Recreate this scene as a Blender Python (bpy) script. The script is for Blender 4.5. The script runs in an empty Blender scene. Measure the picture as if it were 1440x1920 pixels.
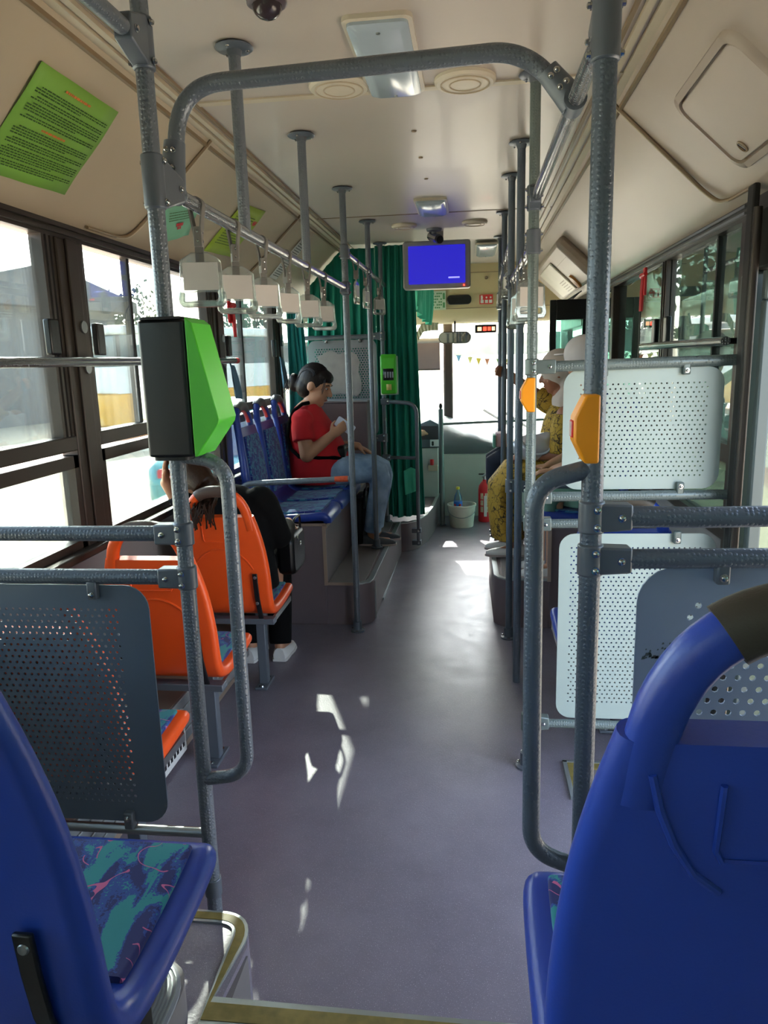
import bpy, bmesh, math, random
from mathutils import Vector, Matrix, Quaternion
random.seed(7)
scene = bpy.context.scene
COL = scene.collection
PI = math.pi

# ------------------------------------------------------------------ camera
cam_d = bpy.data.cameras.new('camera')
cam = bpy.data.objects.new('camera', cam_d)
COL.objects.link(cam)
cam_d.sensor_fit = 'VERTICAL'
cam_d.sensor_height = 36.0
cam_d.lens = 1375.0 / 1920.0 * 36.0
cam_d.clip_start = 0.02
cam_d.clip_end = 400
CAM_H = 1.55
F = Vector((165, 288, -1375)).normalized()
U = -Vector((184, -6508, -1375))
U = (U - F * U.dot(F)).normalized()
Rr = F.cross(U)
cam.matrix_world = Matrix.Translation((0, 0, CAM_H)) @ Matrix((Rr, F, U)).to_4x4()
scene.camera = cam

# ------------------------------------------------------------------ light
w = bpy.data.worlds.new('sky'); scene.world = w
w.use_nodes = True
nt = w.node_tree
bg = nt.nodes['Background']
sky = nt.nodes.new('ShaderNodeTexSky')
sky.sky_type = 'NISHITA'
sky.sun_disc = False
sky.sun_elevation = math.radians(36)
sky.sun_rotation = math.radians(-20.5)
sky.dust_density = 3.0
sky.air_density = 1.0
sky.ozone_density = 2.0
hs = nt.nodes.new('ShaderNodeHueSaturation'); hs.inputs['Saturation'].default_value = .65      # hazy summer sky
nt.links.new(sky.outputs[0], hs.inputs['Color']); nt.links.new(hs.outputs[0], bg.inputs[0])
bg.inputs[1].default_value = 0.5
SUN_DIR = Vector((-0.374, 1.0, 0.747)).normalized()      # towards the sun
sd = bpy.data.lights.new('sun', 'SUN')
sd.energy = 9.0
sd.angle = math.radians(0.6)
sd.color = (1.0, 0.93, 0.82)
sun = bpy.data.objects.new('sun', sd); COL.objects.link(sun)
sun.location = SUN_DIR * 40
sun.rotation_euler = SUN_DIR.to_track_quat('Z', 'Y').to_euler()
scene.view_settings.view_transform = 'Standard'
scene.view_settings.look = 'None'
scene.view_settings.exposure = 2.15
scene.view_settings.gamma = 1.0
scene.view_settings.use_curve_mapping = False

# ------------------------------------------------------------------ materials
def srgb(h):
    h = h.lstrip('#')
    c = [int(h[i:i+2], 16) / 255 for i in (0, 2, 4)]
    return tuple((x / 12.92 if x <= .04045 else ((x + .055) / 1.055) ** 2.4) for x in c) + (1,)

def new_mat(name):
    m = bpy.data.materials.new(name); m.use_nodes = True
    return m, m.node_tree, m.node_tree.nodes['Principled BSDF']

def mat(name, col, rough=.5, metal=0.0, var=0.06, vscale=6.0, bump=0.0, bscale=80.0, spec=.5, coat=0.0, emit=None, estr=1.0):
    """plain paint/plastic/cloth: slight colour variation and a fine bump, all in object space"""
    m, t, b = new_mat(name)
    c = srgb(col) if isinstance(col, str) else col
    tc = t.nodes.new('ShaderNodeTexCoord')
    n = t.nodes.new('ShaderNodeTexNoise'); n.inputs['Scale'].default_value = vscale; n.inputs['Detail'].default_value = 5
    t.links.new(tc.outputs['Object'], n.inputs['Vector'])
    mx = t.nodes.new('ShaderNodeMix'); mx.data_type = 'RGBA'
    mx.inputs['A'].default_value = tuple(max(0, x * (1 - var * 2)) for x in c[:3]) + (1,)
    mx.inputs['B'].default_value = tuple(min(1, x * (1 + var * 2)) for x in c[:3]) + (1,)
    t.links.new(n.outputs['Fac'], mx.inputs['Factor'])
    t.links.new(mx.outputs['Result'], b.inputs['Base Color'])
    b.inputs['Roughness'].default_value = rough
    b.inputs['Metallic'].default_value = metal
    b.inputs['Specular IOR Level'].default_value = spec
    if coat: b.inputs['Coat Weight'].default_value = coat
    if bump:
        n2 = t.nodes.new('ShaderNodeTexNoise'); n2.inputs['Scale'].default_value = bscale; n2.inputs['Detail'].default_value = 3
        t.links.new(tc.outputs['Object'], n2.inputs['Vector'])
        bp = t.nodes.new('ShaderNodeBump'); bp.inputs['Strength'].default_value = bump; bp.inputs['Distance'].default_value = .002
        t.links.new(n2.outputs['Fac'], bp.inputs['Height'])
        t.links.new(bp.outputs['Normal'], b.inputs['Normal'])
    if emit:
        b.inputs['Emission Color'].default_value = srgb(emit)
        b.inputs['Emission Strength'].default_value = estr
    return m

def tread_mat(name, col, rough=.3, metal=.3, strength=.9, scale=95):
    """painted tube with raised grip dimples"""
    m, t, b = new_mat(name)
    tc = t.nodes.new('ShaderNodeTexCoord')
    v = t.nodes.new('ShaderNodeTexVoronoi'); v.inputs['Scale'].default_value = scale; v.inputs['Randomness'].default_value = .35
    t.links.new(tc.outputs['Object'], v.inputs['Vector'])
    r = t.nodes.new('ShaderNodeMapRange'); r.inputs[1].default_value = .25; r.inputs[2].default_value = .45; r.inputs[3].default_value = 1; r.inputs[4].default_value = 0
    t.links.new(v.outputs['Distance'], r.inputs[0])
    bp = t.nodes.new('ShaderNodeBump'); bp.inputs['Strength'].default_value = strength; bp.inputs['Distance'].default_value = .0022
    t.links.new(r.outputs[0], bp.inputs['Height']); t.links.new(bp.outputs['Normal'], b.inputs['Normal'])
    n = t.nodes.new('ShaderNodeTexNoise'); n.inputs['Scale'].default_value = 7
    t.links.new(tc.outputs['Object'], n.inputs['Vector'])
    mx = t.nodes.new('ShaderNodeMix'); mx.data_type = 'RGBA'
    c = srgb(col)
    mx.inputs['A'].default_value = tuple(x * .85 for x in c[:3]) + (1,)
    mx.inputs['B'].default_value = tuple(x * 1.15 for x in c[:3]) + (1,)
    t.links.new(n.outputs['Fac'], mx.inputs['Factor']); t.links.new(mx.outputs['Result'], b.inputs['Base Color'])
    b.inputs['Roughness'].default_value = rough; b.inputs['Metallic'].default_value = metal
    return m

def glass_mat(name, tint, gloss=.06, rough=.0, fr=1.45, haze=0.0):
    """thin pane: clear, tinted, with a weak mirror reflection that grows at grazing angles"""
    m = bpy.data.materials.new(name); m.use_nodes = True
    t = m.node_tree; t.nodes.clear()
    out = t.nodes.new('ShaderNodeOutputMaterial')
    tr = t.nodes.new('ShaderNodeBsdfTransparent'); tr.inputs[0].default_value = srgb(tint)
    gl = t.nodes.new('ShaderNodeBsdfGlossy'); gl.inputs['Roughness'].default_value = rough
    gl.inputs[0].default_value = (.9, .95, .95, 1)
    f = t.nodes.new('ShaderNodeFresnel'); f.inputs['IOR'].default_value = fr
    mm = t.nodes.new('ShaderNodeMath'); mm.operation = 'MULTIPLY_ADD'; mm.inputs[1].default_value = .8; mm.inputs[2].default_value = gloss * .2
    t.links.new(f.outputs[0], mm.inputs[0])
    mix = t.nodes.new('ShaderNodeMixShader')
    t.links.new(mm.outputs[0], mix.inputs[0])
    src = tr.outputs[0]
    if haze:
        df = t.nodes.new('ShaderNodeBsdfTranslucent'); df.inputs[0].default_value = (.85, .87, .85, 1)
        d2 = t.nodes.new('ShaderNodeBsdfDiffuse'); d2.inputs[0].default_value = (.7, .7, .68, 1)
        ad = t.nodes.new('ShaderNodeMixShader'); t.links.new(df.outputs[0], ad.inputs[1]); t.links.new(d2.outputs[0], ad.inputs[2])
        h = t.nodes.new('ShaderNodeMixShader')
        tc = t.nodes.new('ShaderNodeTexCoord')
        n = t.nodes.new('ShaderNodeTexNoise'); n.inputs['Scale'].default_value = 3.0; n.inputs['Detail'].default_value = 6
        t.links.new(tc.outputs['Object'], n.inputs['Vector'])
        q = t.nodes.new('ShaderNodeMath'); q.operation = 'MULTIPLY'; q.inputs[1].default_value = haze * 2
        t.links.new(n.outputs['Fac'], q.inputs[0]); t.links.new(q.outputs[0], h.inputs[0])
        t.links.new(tr.outputs[0], h.inputs[1]); t.links.new(ad.outputs[0], h.inputs[2])
        src = h.outputs[0]
    t.links.new(src, mix.inputs[1]); t.links.new(gl.outputs[0], mix.inputs[2])
    t.links.new(mix.outputs[0], out.inputs[0])
    return m

def pattern_mat(name, base='#131c5e', teal='#1f7f86', pink='#c05a8a', s=1.0):
    """moquette: navy ground, teal brushed patches, thin pink strokes"""
    m, t, b = new_mat(name)
    tc = t.nodes.new('ShaderNodeTexCoord')
    mp = t.nodes.new('ShaderNodeMapping'); mp.inputs['Rotation'].default_value = (0, 0, .7); mp.inputs['Scale'].default_value = (s, s * .45, s)
    t.links.new(tc.outputs['Object'], mp.inputs['Vector'])
    n = t.nodes.new('ShaderNodeTexNoise'); n.inputs['Scale'].default_value = 22; n.inputs['Detail'].default_value = 2; n.inputs['Distortion'].default_value = .8
    t.links.new(mp.outputs[0], n.inputs['Vector'])
    n2 = t.nodes.new('ShaderNodeTexNoise'); n2.inputs['Scale'].default_value = 260; n2.inputs['Detail'].default_value = 2
    t.links.new(tc.outputs['Object'], n2.inputs['Vector'])
    ad = t.nodes.new('ShaderNodeMath'); ad.operation = 'MULTIPLY_ADD'; ad.inputs[1].default_value = .22
    t.links.new(n2.outputs['Fac'], ad.inputs[0]); t.links.new(n.outputs['Fac'], ad.inputs[2])
    cr = t.nodes.new('ShaderNodeValToRGB'); cr.color_ramp.interpolation = 'CONSTANT'
    e = cr.color_ramp.elements
    e[0].position = 0; e[0].color = srgb(base)
    e[1].position = .63; e[1].color = srgb(teal)
    x = cr.color_ramp.elements.new(.56); x.color = srgb('#1c3f8a')
    t.links.new(ad.outputs[0], cr.inputs[0])
    wv = t.nodes.new('ShaderNodeTexNoise'); wv.inputs['Scale'].default_value = 11; wv.inputs['Detail'].default_value = 0; wv.inputs['Distortion'].default_value = 1.6
    mp2 = t.nodes.new('ShaderNodeMapping'); mp2.inputs['Location'].default_value = (3.1, 1.7, .4); mp2.inputs['Scale'].default_value = (s, s, s)
    t.links.new(tc.outputs['Object'], mp2.inputs['Vector']); t.links.new(mp2.outputs[0], wv.inputs['Vector'])
    sb = t.nodes.new('ShaderNodeMath'); sb.operation = 'SUBTRACT'; sb.inputs[1].default_value = .5
    t.links.new(wv.outputs['Fac'], sb.inputs[0])
    ab = t.nodes.new('ShaderNodeMath'); ab.operation = 'ABSOLUTE'; t.links.new(sb.outputs[0], ab.inputs[0])
    lt = t.nodes.new('ShaderNodeMath'); lt.operation = 'LESS_THAN'; lt.inputs[1].default_value = .012
    t.links.new(ab.outputs[0], lt.inputs[0])
    n3 = t.nodes.new('ShaderNodeTexNoise'); n3.inputs['Scale'].default_value = 17; n3.inputs['Detail'].default_value = 0
    t.links.new(tc.outputs['Object'], n3.inputs['Vector'])
    gt = t.nodes.new('ShaderNodeMath'); gt.operation = 'GREATER_THAN'; gt.inputs[1].default_value = .52
    t.links.new(n3.outputs['Fac'], gt.inputs[0])
    mu = t.nodes.new('ShaderNodeMath'); mu.operation = 'MULTIPLY'; t.links.new(lt.outputs[0], mu.inputs[0]); t.links.new(gt.outputs[0], mu.inputs[1])
    mx = t.nodes.new('ShaderNodeMix'); mx.data_type = 'RGBA'; mx.inputs['B'].default_value = srgb(pink)
    t.links.new(mu.outputs[0], mx.inputs['Factor']); t.links.new(cr.outputs[0], mx.inputs['A'])
    t.links.new(mx.outputs['Result'], b.inputs['Base Color'])
    b.inputs['Roughness'].default_value = .9
    b.inputs['Sheen Weight'].default_value = .2
    return m

def floor_mat():
    m, t, b = new_mat('vinyl_floor')
    tc = t.nodes.new('ShaderNodeTexCoord')
    n = t.nodes.new('ShaderNodeTexNoise'); n.inputs['Scale'].default_value = 1.6; n.inputs['Detail'].default_value = 8; n.inputs['Roughness'].default_value = .65
    t.links.new(tc.outputs['Object'], n.inputs['Vector'])
    cr = t.nodes.new('ShaderNodeValToRGB')
    cr.color_ramp.elements[0].position = .3; cr.color_ramp.elements[0].color = srgb('#69636f')
    cr.color_ramp.elements[1].position = .72; cr.color_ramp.elements[1].color = srgb('#857e8b')
    t.links.new(n.outputs['Fac'], cr.inputs[0])
    v = t.nodes.new('ShaderNodeTexNoise'); v.inputs['Scale'].default_value = 420; v.inputs['Detail'].default_value = 1
    t.links.new(tc.outputs['Object'], v.inputs['Vector'])
    r = t.nodes.new('ShaderNodeMapRange'); r.inputs[1].default_value = .66; r.inputs[2].default_value = .74
    t.links.new(v.outputs['Fac'], r.inputs[0])
    mx = t.nodes.new('ShaderNodeMix'); mx.data_type = 'RGBA'; mx.inputs['B'].default_value = srgb('#c9c3d0')
    t.links.new(r.outputs[0], mx.inputs['Factor']); t.links.new(cr.outputs[0], mx.inputs['A'])
    t.links.new(mx.outputs['Result'], b.inputs['Base Color'])
    n2 = t.nodes.new('ShaderNodeTexNoise'); n2.inputs['Scale'].default_value = 9; n2.inputs['Detail'].default_value = 6
    t.links.new(tc.outputs['Object'], n2.inputs['Vector'])
    r2 = t.nodes.new('ShaderNodeMapRange'); r2.inputs[1].default_value = .15; r2.inputs[2].default_value = .85; r2.inputs[3].default_value = .27; r2.inputs[4].default_value = .43
    t.links.new(n2.outputs['Fac'], r2.inputs[0]); t.links.new(r2.outputs[0], b.inputs['Roughness'])
    bp = t.nodes.new('ShaderNodeBump'); bp.inputs['Strength'].default_value = .25; bp.inputs['Distance'].default_value = .002
    n4 = t.nodes.new('ShaderNodeTexNoise'); n4.inputs['Scale'].default_value = 120; n4.inputs['Detail'].default_value = 4
    t.links.new(tc.outputs['Object'], n4.inputs['Vector']); t.links.new(n4.outputs['Fac'], bp.inputs['Height']); t.links.new(bp.outputs['Normal'], b.inputs['Normal'])
    return m

def dress_mat():
    m, t, b = new_mat('printed_dress')
    tc = t.nodes.new('ShaderNodeTexCoord')
    n = t.nodes.new('ShaderNodeTexNoise'); n.inputs['Scale'].default_value = 14; n.inputs['Detail'].default_value = 2
    t.links.new(tc.outputs['Object'], n.inputs['Vector'])
    v = t.nodes.new('ShaderNodeTexVoronoi'); v.feature = 'DISTANCE_TO_EDGE'; v.inputs['Scale'].default_value = 26
    mv = t.nodes.new('ShaderNodeMix'); mv.data_type = 'VECTOR'; mv.inputs['Factor'].default_value = .12
    t.links.new(tc.outputs['Object'], mv.inputs['A']); t.links.new(n.outputs['Color'], mv.inputs['B'])
    t.links.new(mv.outputs['Result'], v.inputs['Vector'])
    lt = t.nodes.new('ShaderNodeMapRange'); lt.inputs[1].default_value = .02; lt.inputs[2].default_value = .09; lt.inputs[3].default_value = 1; lt.inputs[4].default_value = 0
    t.links.new(v.outputs['Distance'], lt.inputs[0])
    gt = t.nodes.new('ShaderNodeMath'); gt.operation = 'MULTIPLY'
    g2 = t.nodes.new('ShaderNodeMapRange'); g2.inputs[1].default_value = .35; g2.inputs[2].default_value = .55
    t.links.new(n.outputs['Fac'], g2.inputs[0]); t.links.new(g2.outputs[0], gt.inputs[0]); t.links.new(lt.outputs[0], gt.inputs[1])
    mx = t.nodes.new('ShaderNodeMix'); mx.data_type = 'RGBA'
    mx.inputs['A'].default_value = srgb('#b08a2c'); mx.inputs['B'].default_value = srgb('#2a1d0c')
    t.links.new(gt.outputs[0], mx.inputs['Factor']); t.links.new(mx.outputs['Result'], b.inputs['Base Color'])
    b.inputs['Roughness'].default_value = .8
    return m

def denim_mat():
    m, t, b = new_mat('faded_denim')
    tc = t.nodes.new('ShaderNodeTexCoord')
    n = t.nodes.new('ShaderNodeTexNoise'); n.inputs['Scale'].default_value = 9; n.inputs['Detail'].default_value = 6
    t.links.new(tc.outputs['Object'], n.inputs['Vector'])
    cr = t.nodes.new('ShaderNodeValToRGB')
    cr.color_ramp.elements[0].position = .3; cr.color_ramp.elements[0].color = srgb('#6480a2')
    cr.color_ramp.elements[1].position = .7; cr.color_ramp.elements[1].color = srgb('#a3bdd8')
    t.links.new(n.outputs['Fac'], cr.inputs[0]); t.links.new(cr.outputs[0], b.inputs['Base Color'])
    b.inputs['Roughness'].default_value = .9
    n2 = t.nodes.new('ShaderNodeTexNoise'); n2.inputs['Scale'].default_value = 30; n2.inputs['Detail'].default_value = 4
    t.links.new(tc.outputs['Object'], n2.inputs['Vector'])
    bp = t.nodes.new('ShaderNodeBump'); bp.inputs['Strength'].default_value = .6; bp.inputs['Distance'].default_value = .006
    t.links.new(n2.outputs['Fac'], bp.inputs['Height']); t.links.new(bp.outputs['Normal'], b.inputs['Normal'])
    return m

M = dict(
    pole=tread_mat('grey_painted_pole', '#6c737b', .32, .25, .5, 110),
    pole_dark=tread_mat('slate_painted_pole', '#5c6672', .34, .25, .35, 110),
    pole_green=tread_mat('green_grey_painted_pole', '#6a7674', .34, .2, .5, 110),
    rail=tread_mat('dimpled_metal_rail', '#85878a', .22, .75, .9, 105),
    clamp=mat('cast_clamp', '#636a73', .38, .3, bump=.1),
    clamp_green=mat('cast_clamp_pale', '#67726f', .38, .3, bump=.1),
    chrome=mat('chrome', '#c8c8c6', .15, 1.0, .03),
    steel=mat('brushed_steel', '#9da2a3', .32, .9, .06),
    alu=mat('aluminium_edge', '#a6adad', .38, .7, .06),
    panel_dark=mat('slate_panel', '#5c6979', .42, .1, .04),
    panel_blue=mat('blue_grey_panel', '#8593a9', .4, .1, .05),
    panel_pale=mat('pale_green_panel', '#a4b3ad', .42, .05, .03),
    panel_grey=mat('grey_panel', '#8f9297', .45, .1, .05),
    frame=mat('dark_window_frame', '#3b332d', .42, .3, .08),
    rubber=mat('black_rubber', '#181615', .6),
    black=mat('black_plastic', '#161618', .3, 0, .05, bump=.1),
    ceiling=mat('ceiling_board', '#c0b4a8', .38, 0, .03, 1.2, coat=.05),
    cove=mat('beige_cove', '#bfae93', .5, 0, .03, 2.0),
    cove_r=mat('warm_grey_cove', '#b4a493', .42, 0, .03, 2.0),
    trimc=mat('pale_moulding', '#cbbda3', .45),
    trimd=mat('brown_moulding', '#8a7458', .45),
    floor=floor_mat(),
    plinth=mat('brown_grey_vinyl', '#6e6165', .5, 0, .08, 5, bump=.15),
    plinth_light=mat('grey_step_vinyl', '#75706f', .5, 0, .08, 5),
    yellow=mat('yellow_edge_insert', '#80723c', .5, 0, .25, 40),
    blue=mat('blue_plastic', '#24409a', .33, 0, .05, 4, bump=.08, bscale=300),
    blue_d=mat('deep_blue_plastic', '#223b90', .33, 0, .05, 4, bump=.08, bscale=300),
    orange=mat('orange_plastic', '#e8541a', .36, 0, .05, 4, bump=.06, bscale=300),
    moquette=pattern_mat('seat_moquette'),
    moquette2=pattern_mat('seat_moquette_fine', '#1c2a7a', '#3b7da0', '#8b94c4', 1.6),
    grip=mat('dark_grip', '#38332b', .45, bump=.2, bscale=400),
    grip_brown=mat('brown_grip', '#4a3a33', .4),
    grip_grey=mat('grey_grip', '#55565b', .4),
    red_in=mat('red_lining', '#c8303a', .45),
    glass=glass_mat('window_glass', '#eaf2f0', .1, haze=.03),
    glass_tint=glass_mat('tinted_glass', '#7f9189', .2, haze=.05),
    glass_dark=glass_mat('dark_tinted_glass', '#39463f', .3, haze=.06),
    glass_teal=glass_mat('teal_glass', '#a8d0c8', .2, haze=.08),
    windshield=glass_mat('windscreen_glass', '#f4f8f8', .05, haze=.04),
    green_plastic=mat('green_plastic', '#4fc22c', .38, 0, .03),
    amber=mat('amber_plastic', '#f0960f', .4, 0, .05),
    curtain=mat('green_curtain', '#15806c', .85, 0, .12, 3, bump=.3, bscale=60),
    curtain_l=mat('light_green_curtain', '#3fa98b', .85, 0, .1, 3),
    teal_cloth=mat('teal_cloth', '#2f9a9a', .85, 0, .1),
    blue_cloth=mat('dusty_blue_cloth', '#5d8299', .85, 0, .1),
    beige_cloth=mat('beige_fringe', '#c9bfa3', .9),
    poster_g=mat('lime_paper', '#84b546', .6, 0, .03),
    poster_t=mat('mint_paper', '#86c3a0', .6, 0, .04),
    poster_y=mat('olive_paper', '#a3bd3e', .6, 0, .06),
    paper=mat('white_paper', '#d9d6ce', .7),
    ink=mat('ink', '#3a5a1e', .8), ink_d=mat('dark_ink', '#33352f', .8),
    ink_o=mat('orange_ink', '#d87a3a', .8), ink_r=mat('red_ink', '#cc3540', .7),
    red=mat('red_plastic', '#d2272e', .35), white=mat('white_plastic', '#dedcd6', .4),
    cream=mat('cream_plastic', '#d2c7b2', .42), beige=mat('beige_header', '#cdb98d', .5, 0, .03, 1.5),
    door=mat('dark_door_metal', '#46504f', .4, .2, .06),
    dash=mat('light_grey_dash', '#b4b7ae', .55, 0, .05), dash_d=mat('dark_grey_dash', '#5c6366', .5, 0, .06),
    blind=mat('mauve_blind', '#7b6a68', .8), monitor=mat('grey_monitor', '#93918e', .4),
    screen=mat('blue_screen', '#101060', .12, emit='#2a24c8', estr=.22, var=0),
    led=mat('red_led', '#300000', .4, emit='#ff3020', estr=1.6, var=0),
    led_w=mat('pale_led', '#302820', .4, emit='#ffb080', estr=.8, var=0),
    lens=mat('frosted_lamp', '#aebbc4', .16, 0, .05), mirror=mat('mirror', '#e8eeee', .03, 1.0, 0),
    skin=mat('skin', '#b98667', .5, 0, .06, 12), skin_d=mat('tanned_skin', '#9a6248', .5, 0, .06, 12),
    hair=mat('dark_brown_hair', '#1a110f', .5, 0, .3, 60, bump=.6, bscale=150, spec=.25),
    hair_b=mat('brown_hair', '#2c190d', .5, 0, .35, 60, bump=.6, bscale=150, spec=.25),
    red_shirt=mat('red_cotton', '#c01822', .85, 0, .08, 9, bump=.5, bscale=25),
    black_cloth=mat('black_cloth', '#0a0a0b', .9, 0, .2, 9, bump=.4, bscale=30, spec=.15),
    denim=denim_mat(), dress=dress_mat(), navy=mat('navy_cloth', '#1b2233', .85),
    green_cloth=mat('sage_cloth', '#6d9583', .85, bump=.4, bscale=30), white_cloth=mat('off_white_cloth', '#cfc6c6', .85, bump=.3, bscale=30),
    scarf=mat('beige_scarf', '#c9b8ac', .85, bump=.3, bscale=30), sky_cloth=mat('light_blue_shirt', '#8fb3d8', .85),
    shoe=mat('grey_canvas', '#5a5d63', .8), sole=mat('pale_sole', '#c0b0aa', .6), shoe_w=mat('white_shoe', '#dcdad6', .5),
    leather=mat('black_leather', '#09090a', .4, bump=.3, bscale=50, spec=.3), bag=mat('silver_bag', '#c9c5c9', .22, .3, bump=.3, bscale=30),
    phone=mat('phone', '#c5c8d6', .25),
    bucket=mat('white_bucket', '#cfc9b8', .5, 0, .1, 14), bottle=glass_mat('clear_bottle', '#dbeef0', .3),
    label_b=mat('blue_label', '#1f5fc0', .4), cap_y=mat('yellow_cap', '#e6d23a', .4),
    clear=glass_mat('clear_acrylic', '#e8e8e4', .5, .08, 1.5, haze=.22),
    card=mat('translucent_card', '#c9c4be', .5), web=mat('grey_webbing', '#6f6c66', .7),
    concrete=mat('yard_concrete', '#b0a28c', .9, 0, .1, .6), leaf=mat('leaves', '#46603a', .7, 0, .35, 4), leaf_d=mat('dark_leaves', '#33503c', .7, 0, .35, 4),
    bark=mat('bark', '#4f4236', .9), bus_w=mat('white_bus', '#e8e8e6', .35), bus_y=mat('yellow_bus', '#e9a92c', .35),
    wall_g=mat('grey_building', '#6d6f72', .8), wall_p=mat('pale_building', '#bdb9ae', .8), car=mat('teal_car', '#3f9a9c', .3, coat=.4),
    roofm=mat('roof_sheet', '#59595c', .6),
)

# ------------------------------------------------------------------ mesh builder
class G:
    def __init__(s): s.v = []; s.f = []; s.m = None
    def add(s, vs, fs, mt=None):
        o = len(s.v)
        for p in vs:
            p = Vector(p)
            if mt is not None: p = mt @ p
            if s.m is not None: p = s.m @ p
            s.v.append(p)
        for f in fs: s.f.append(tuple(i + o for i in f))
        return s
    def box(s, a, b, mt=None):
        x0, y0, z0 = a; x1, y1, z1 = b
        if x0 > x1: x0, x1 = x1, x0
        if y0 > y1: y0, y1 = y1, y0
        if z0 > z1: z0, z1 = z1, z0
        return s.add([(x0,y0,z0),(x1,y0,z0),(x1,y1,z0),(x0,y1,z0),(x0,y0,z1),(x1,y0,z1),(x1,y1,z1),(x0,y1,z1)],
              [(0,3,2,1),(4,5,6,7),(0,1,5,4),(1,2,6,5),(2,3,7,6),(3,0,4,7)], mt)
    def loft(s, rings, caps=True, closed=False, mt=None):
        n = len(rings[0]); vs = [p for r in rings for p in r]; fs = []
        k = len(rings)
        for i in range(k if closed else k - 1):
            a = i * n; b = ((i + 1) % k) * n
            for j in range(n):
                j2 = (j + 1) % n
                fs.append((a + j, a + j2, b + j2, b + j))
        if caps and not closed:
            fs.append(tuple(range(n - 1, -1, -1))); fs.append(tuple((k - 1) * n + i for i in range(n)))
        return s.add(vs, fs, mt)
    def prism(s, poly, a, b, axis='y', mt=None):
        """poly in the two other axes (x,z for y; y,z for x; x,y for z), extruded a..b"""
        def P(p, t):
            return {'y': (p[0], t, p[1]), 'x': (t, p[0], p[1]), 'z': (p[0], p[1], t)}[axis]
        return s.loft([[P(p, a) for p in poly], [P(p, b) for p in poly]], mt=mt)
    def tube(s, path, r, seg=14, closed=False, caps=True, mt=None):
        path = [Vector(p) for p in path]; n = len(path)
        rs = r if isinstance(r, (list, tuple)) else [r] * n
        rings = []; up = None
        for i in range(n):
            if closed: t = path[(i + 1) % n] - path[i - 1]
            elif i == 0: t = path[1] - path[0]
            elif i == n - 1: t = path[-1] - path[-2]
            else: t = (path[i + 1] - path[i]).normalized() + (path[i] - path[i - 1]).normalized()
            t.normalize()
            if up is None:
                up = Vector((0, 0, 1)) if abs(t.z) < .9 else Vector((1, 0, 0))
            e1 = (up - t * up.dot(t)).normalized(); e2 = t.cross(e1); up = e1
            rings.append([path[i] + (e1 * math.cos(2*PI*j/seg) + e2 * math.sin(2*PI*j/seg)) * rs[i] for j in range(seg)])
        return s.loft(rings, caps, closed, mt)
    def cyl(s, p0, p1, r0, r1=None, seg=16, mt=None):
        return s.tube([p0, p1], [r0, r0 if r1 is None else r1], seg, mt=mt)
    def lathe(s, prof, c, axis=(0,0,1), seg=24, mt=None):
        q = Vector((0,0,1)).rotation_difference(Vector(axis)); c = Vector(c)
        rings = [[c + q @ Vector((r*math.cos(2*PI*j/seg), r*math.sin(2*PI*j/seg), z)) for j in range(seg)] for r, z in prof]
        return s.loft(rings, True, mt=mt)
    def ell(s, c, r, rot=None, nu=16, nv=10, mt=None):
        c = Vector(c); vs = [c + (rot @ Vector((0,0,r[2])) if rot else Vector((0,0,r[2])))]; fs = []
        for i in range(1, nv):
            a = PI*i/nv
            for j in range(nu):
                b = 2*PI*j/nu
                p = Vector((r[0]*math.sin(a)*math.cos(b), r[1]*math.sin(a)*math.sin(b), r[2]*math.cos(a)))
                vs.append(c + (rot @ p if rot else p))
        p = Vector((0,0,-r[2])); vs.append(c + (rot @ p if rot else p))
        for j in range(nu): fs.append((0, 1 + j, 1 + (j+1) % nu))
        for i in range(nv - 2):
            for j in range(nu):
                a = 1 + i*nu + j; b = 1 + i*nu + (j+1) % nu
                fs.append((a, a + nu, b + nu, b))
        l = len(vs) - 1
        for j in range(nu): fs.append((l, 1 + (nv-2)*nu + (j+1) % nu, 1 + (nv-2)*nu + j))
        return s.add(vs, fs, mt)
    def cap(s, p0, p1, r0, r1, seg=14):
        """tapered limb with round ends"""
        p0 = Vector(p0); p1 = Vector(p1); d = (p1 - p0); L = d.length
        if L < 1e-5: return s.ell(p0, (r0,)*3)
        d /= L; pts = []; rr = []
        for k in range(5):
            a = PI/2 * (1 - k/4); pts.append(p0 - d*r0*math.sin(a)); rr.append(max(1e-4, r0*math.cos(a)))
        for k in range(5):
            a = PI/2 * k/4; pts.append(p1 + d*r1*math.sin(a)); rr.append(max(1e-4, r1*math.cos(a)))
        return s.tube(pts, rr, seg)

def fillet(pts, r, n=6, closed=False):
    """round the corners of a polyline"""
    pts = [Vector(p) for p in pts]; out = []
    N = len(pts)
    for i, p in enumerate(pts):
        if not closed and i in (0, N - 1): out.append(p); continue
        a = pts[i - 1]; b = pts[(i + 1) % N]
        u = (a - p); v = (b - p)
        rr = min(r, u.length * .49, v.length * .49)
        q0 = p + u.normalized() * rr; q1 = p + v.normalized() * rr
        for k in range(n + 1):
            t = k / n
            out.append(q0 * (1-t)**2 + p * 2*t*(1-t) + q1 * t*t)
    return out

def rrect(x0, x1, y0, y1, r, n=5):
    """rounded rectangle, counter-clockwise 2d"""
    out = []
    for cx, cy, a0 in ((x1-r, y1-r, 0), (x0+r, y1-r, PI/2), (x0+r, y0+r, PI), (x1-r, y0+r, 1.5*PI)):
        for k in range(n + 1):
            a = a0 + PI/2*k/n; out.append((cx + r*math.cos(a), cy + r*math.sin(a)))
    return out

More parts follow.
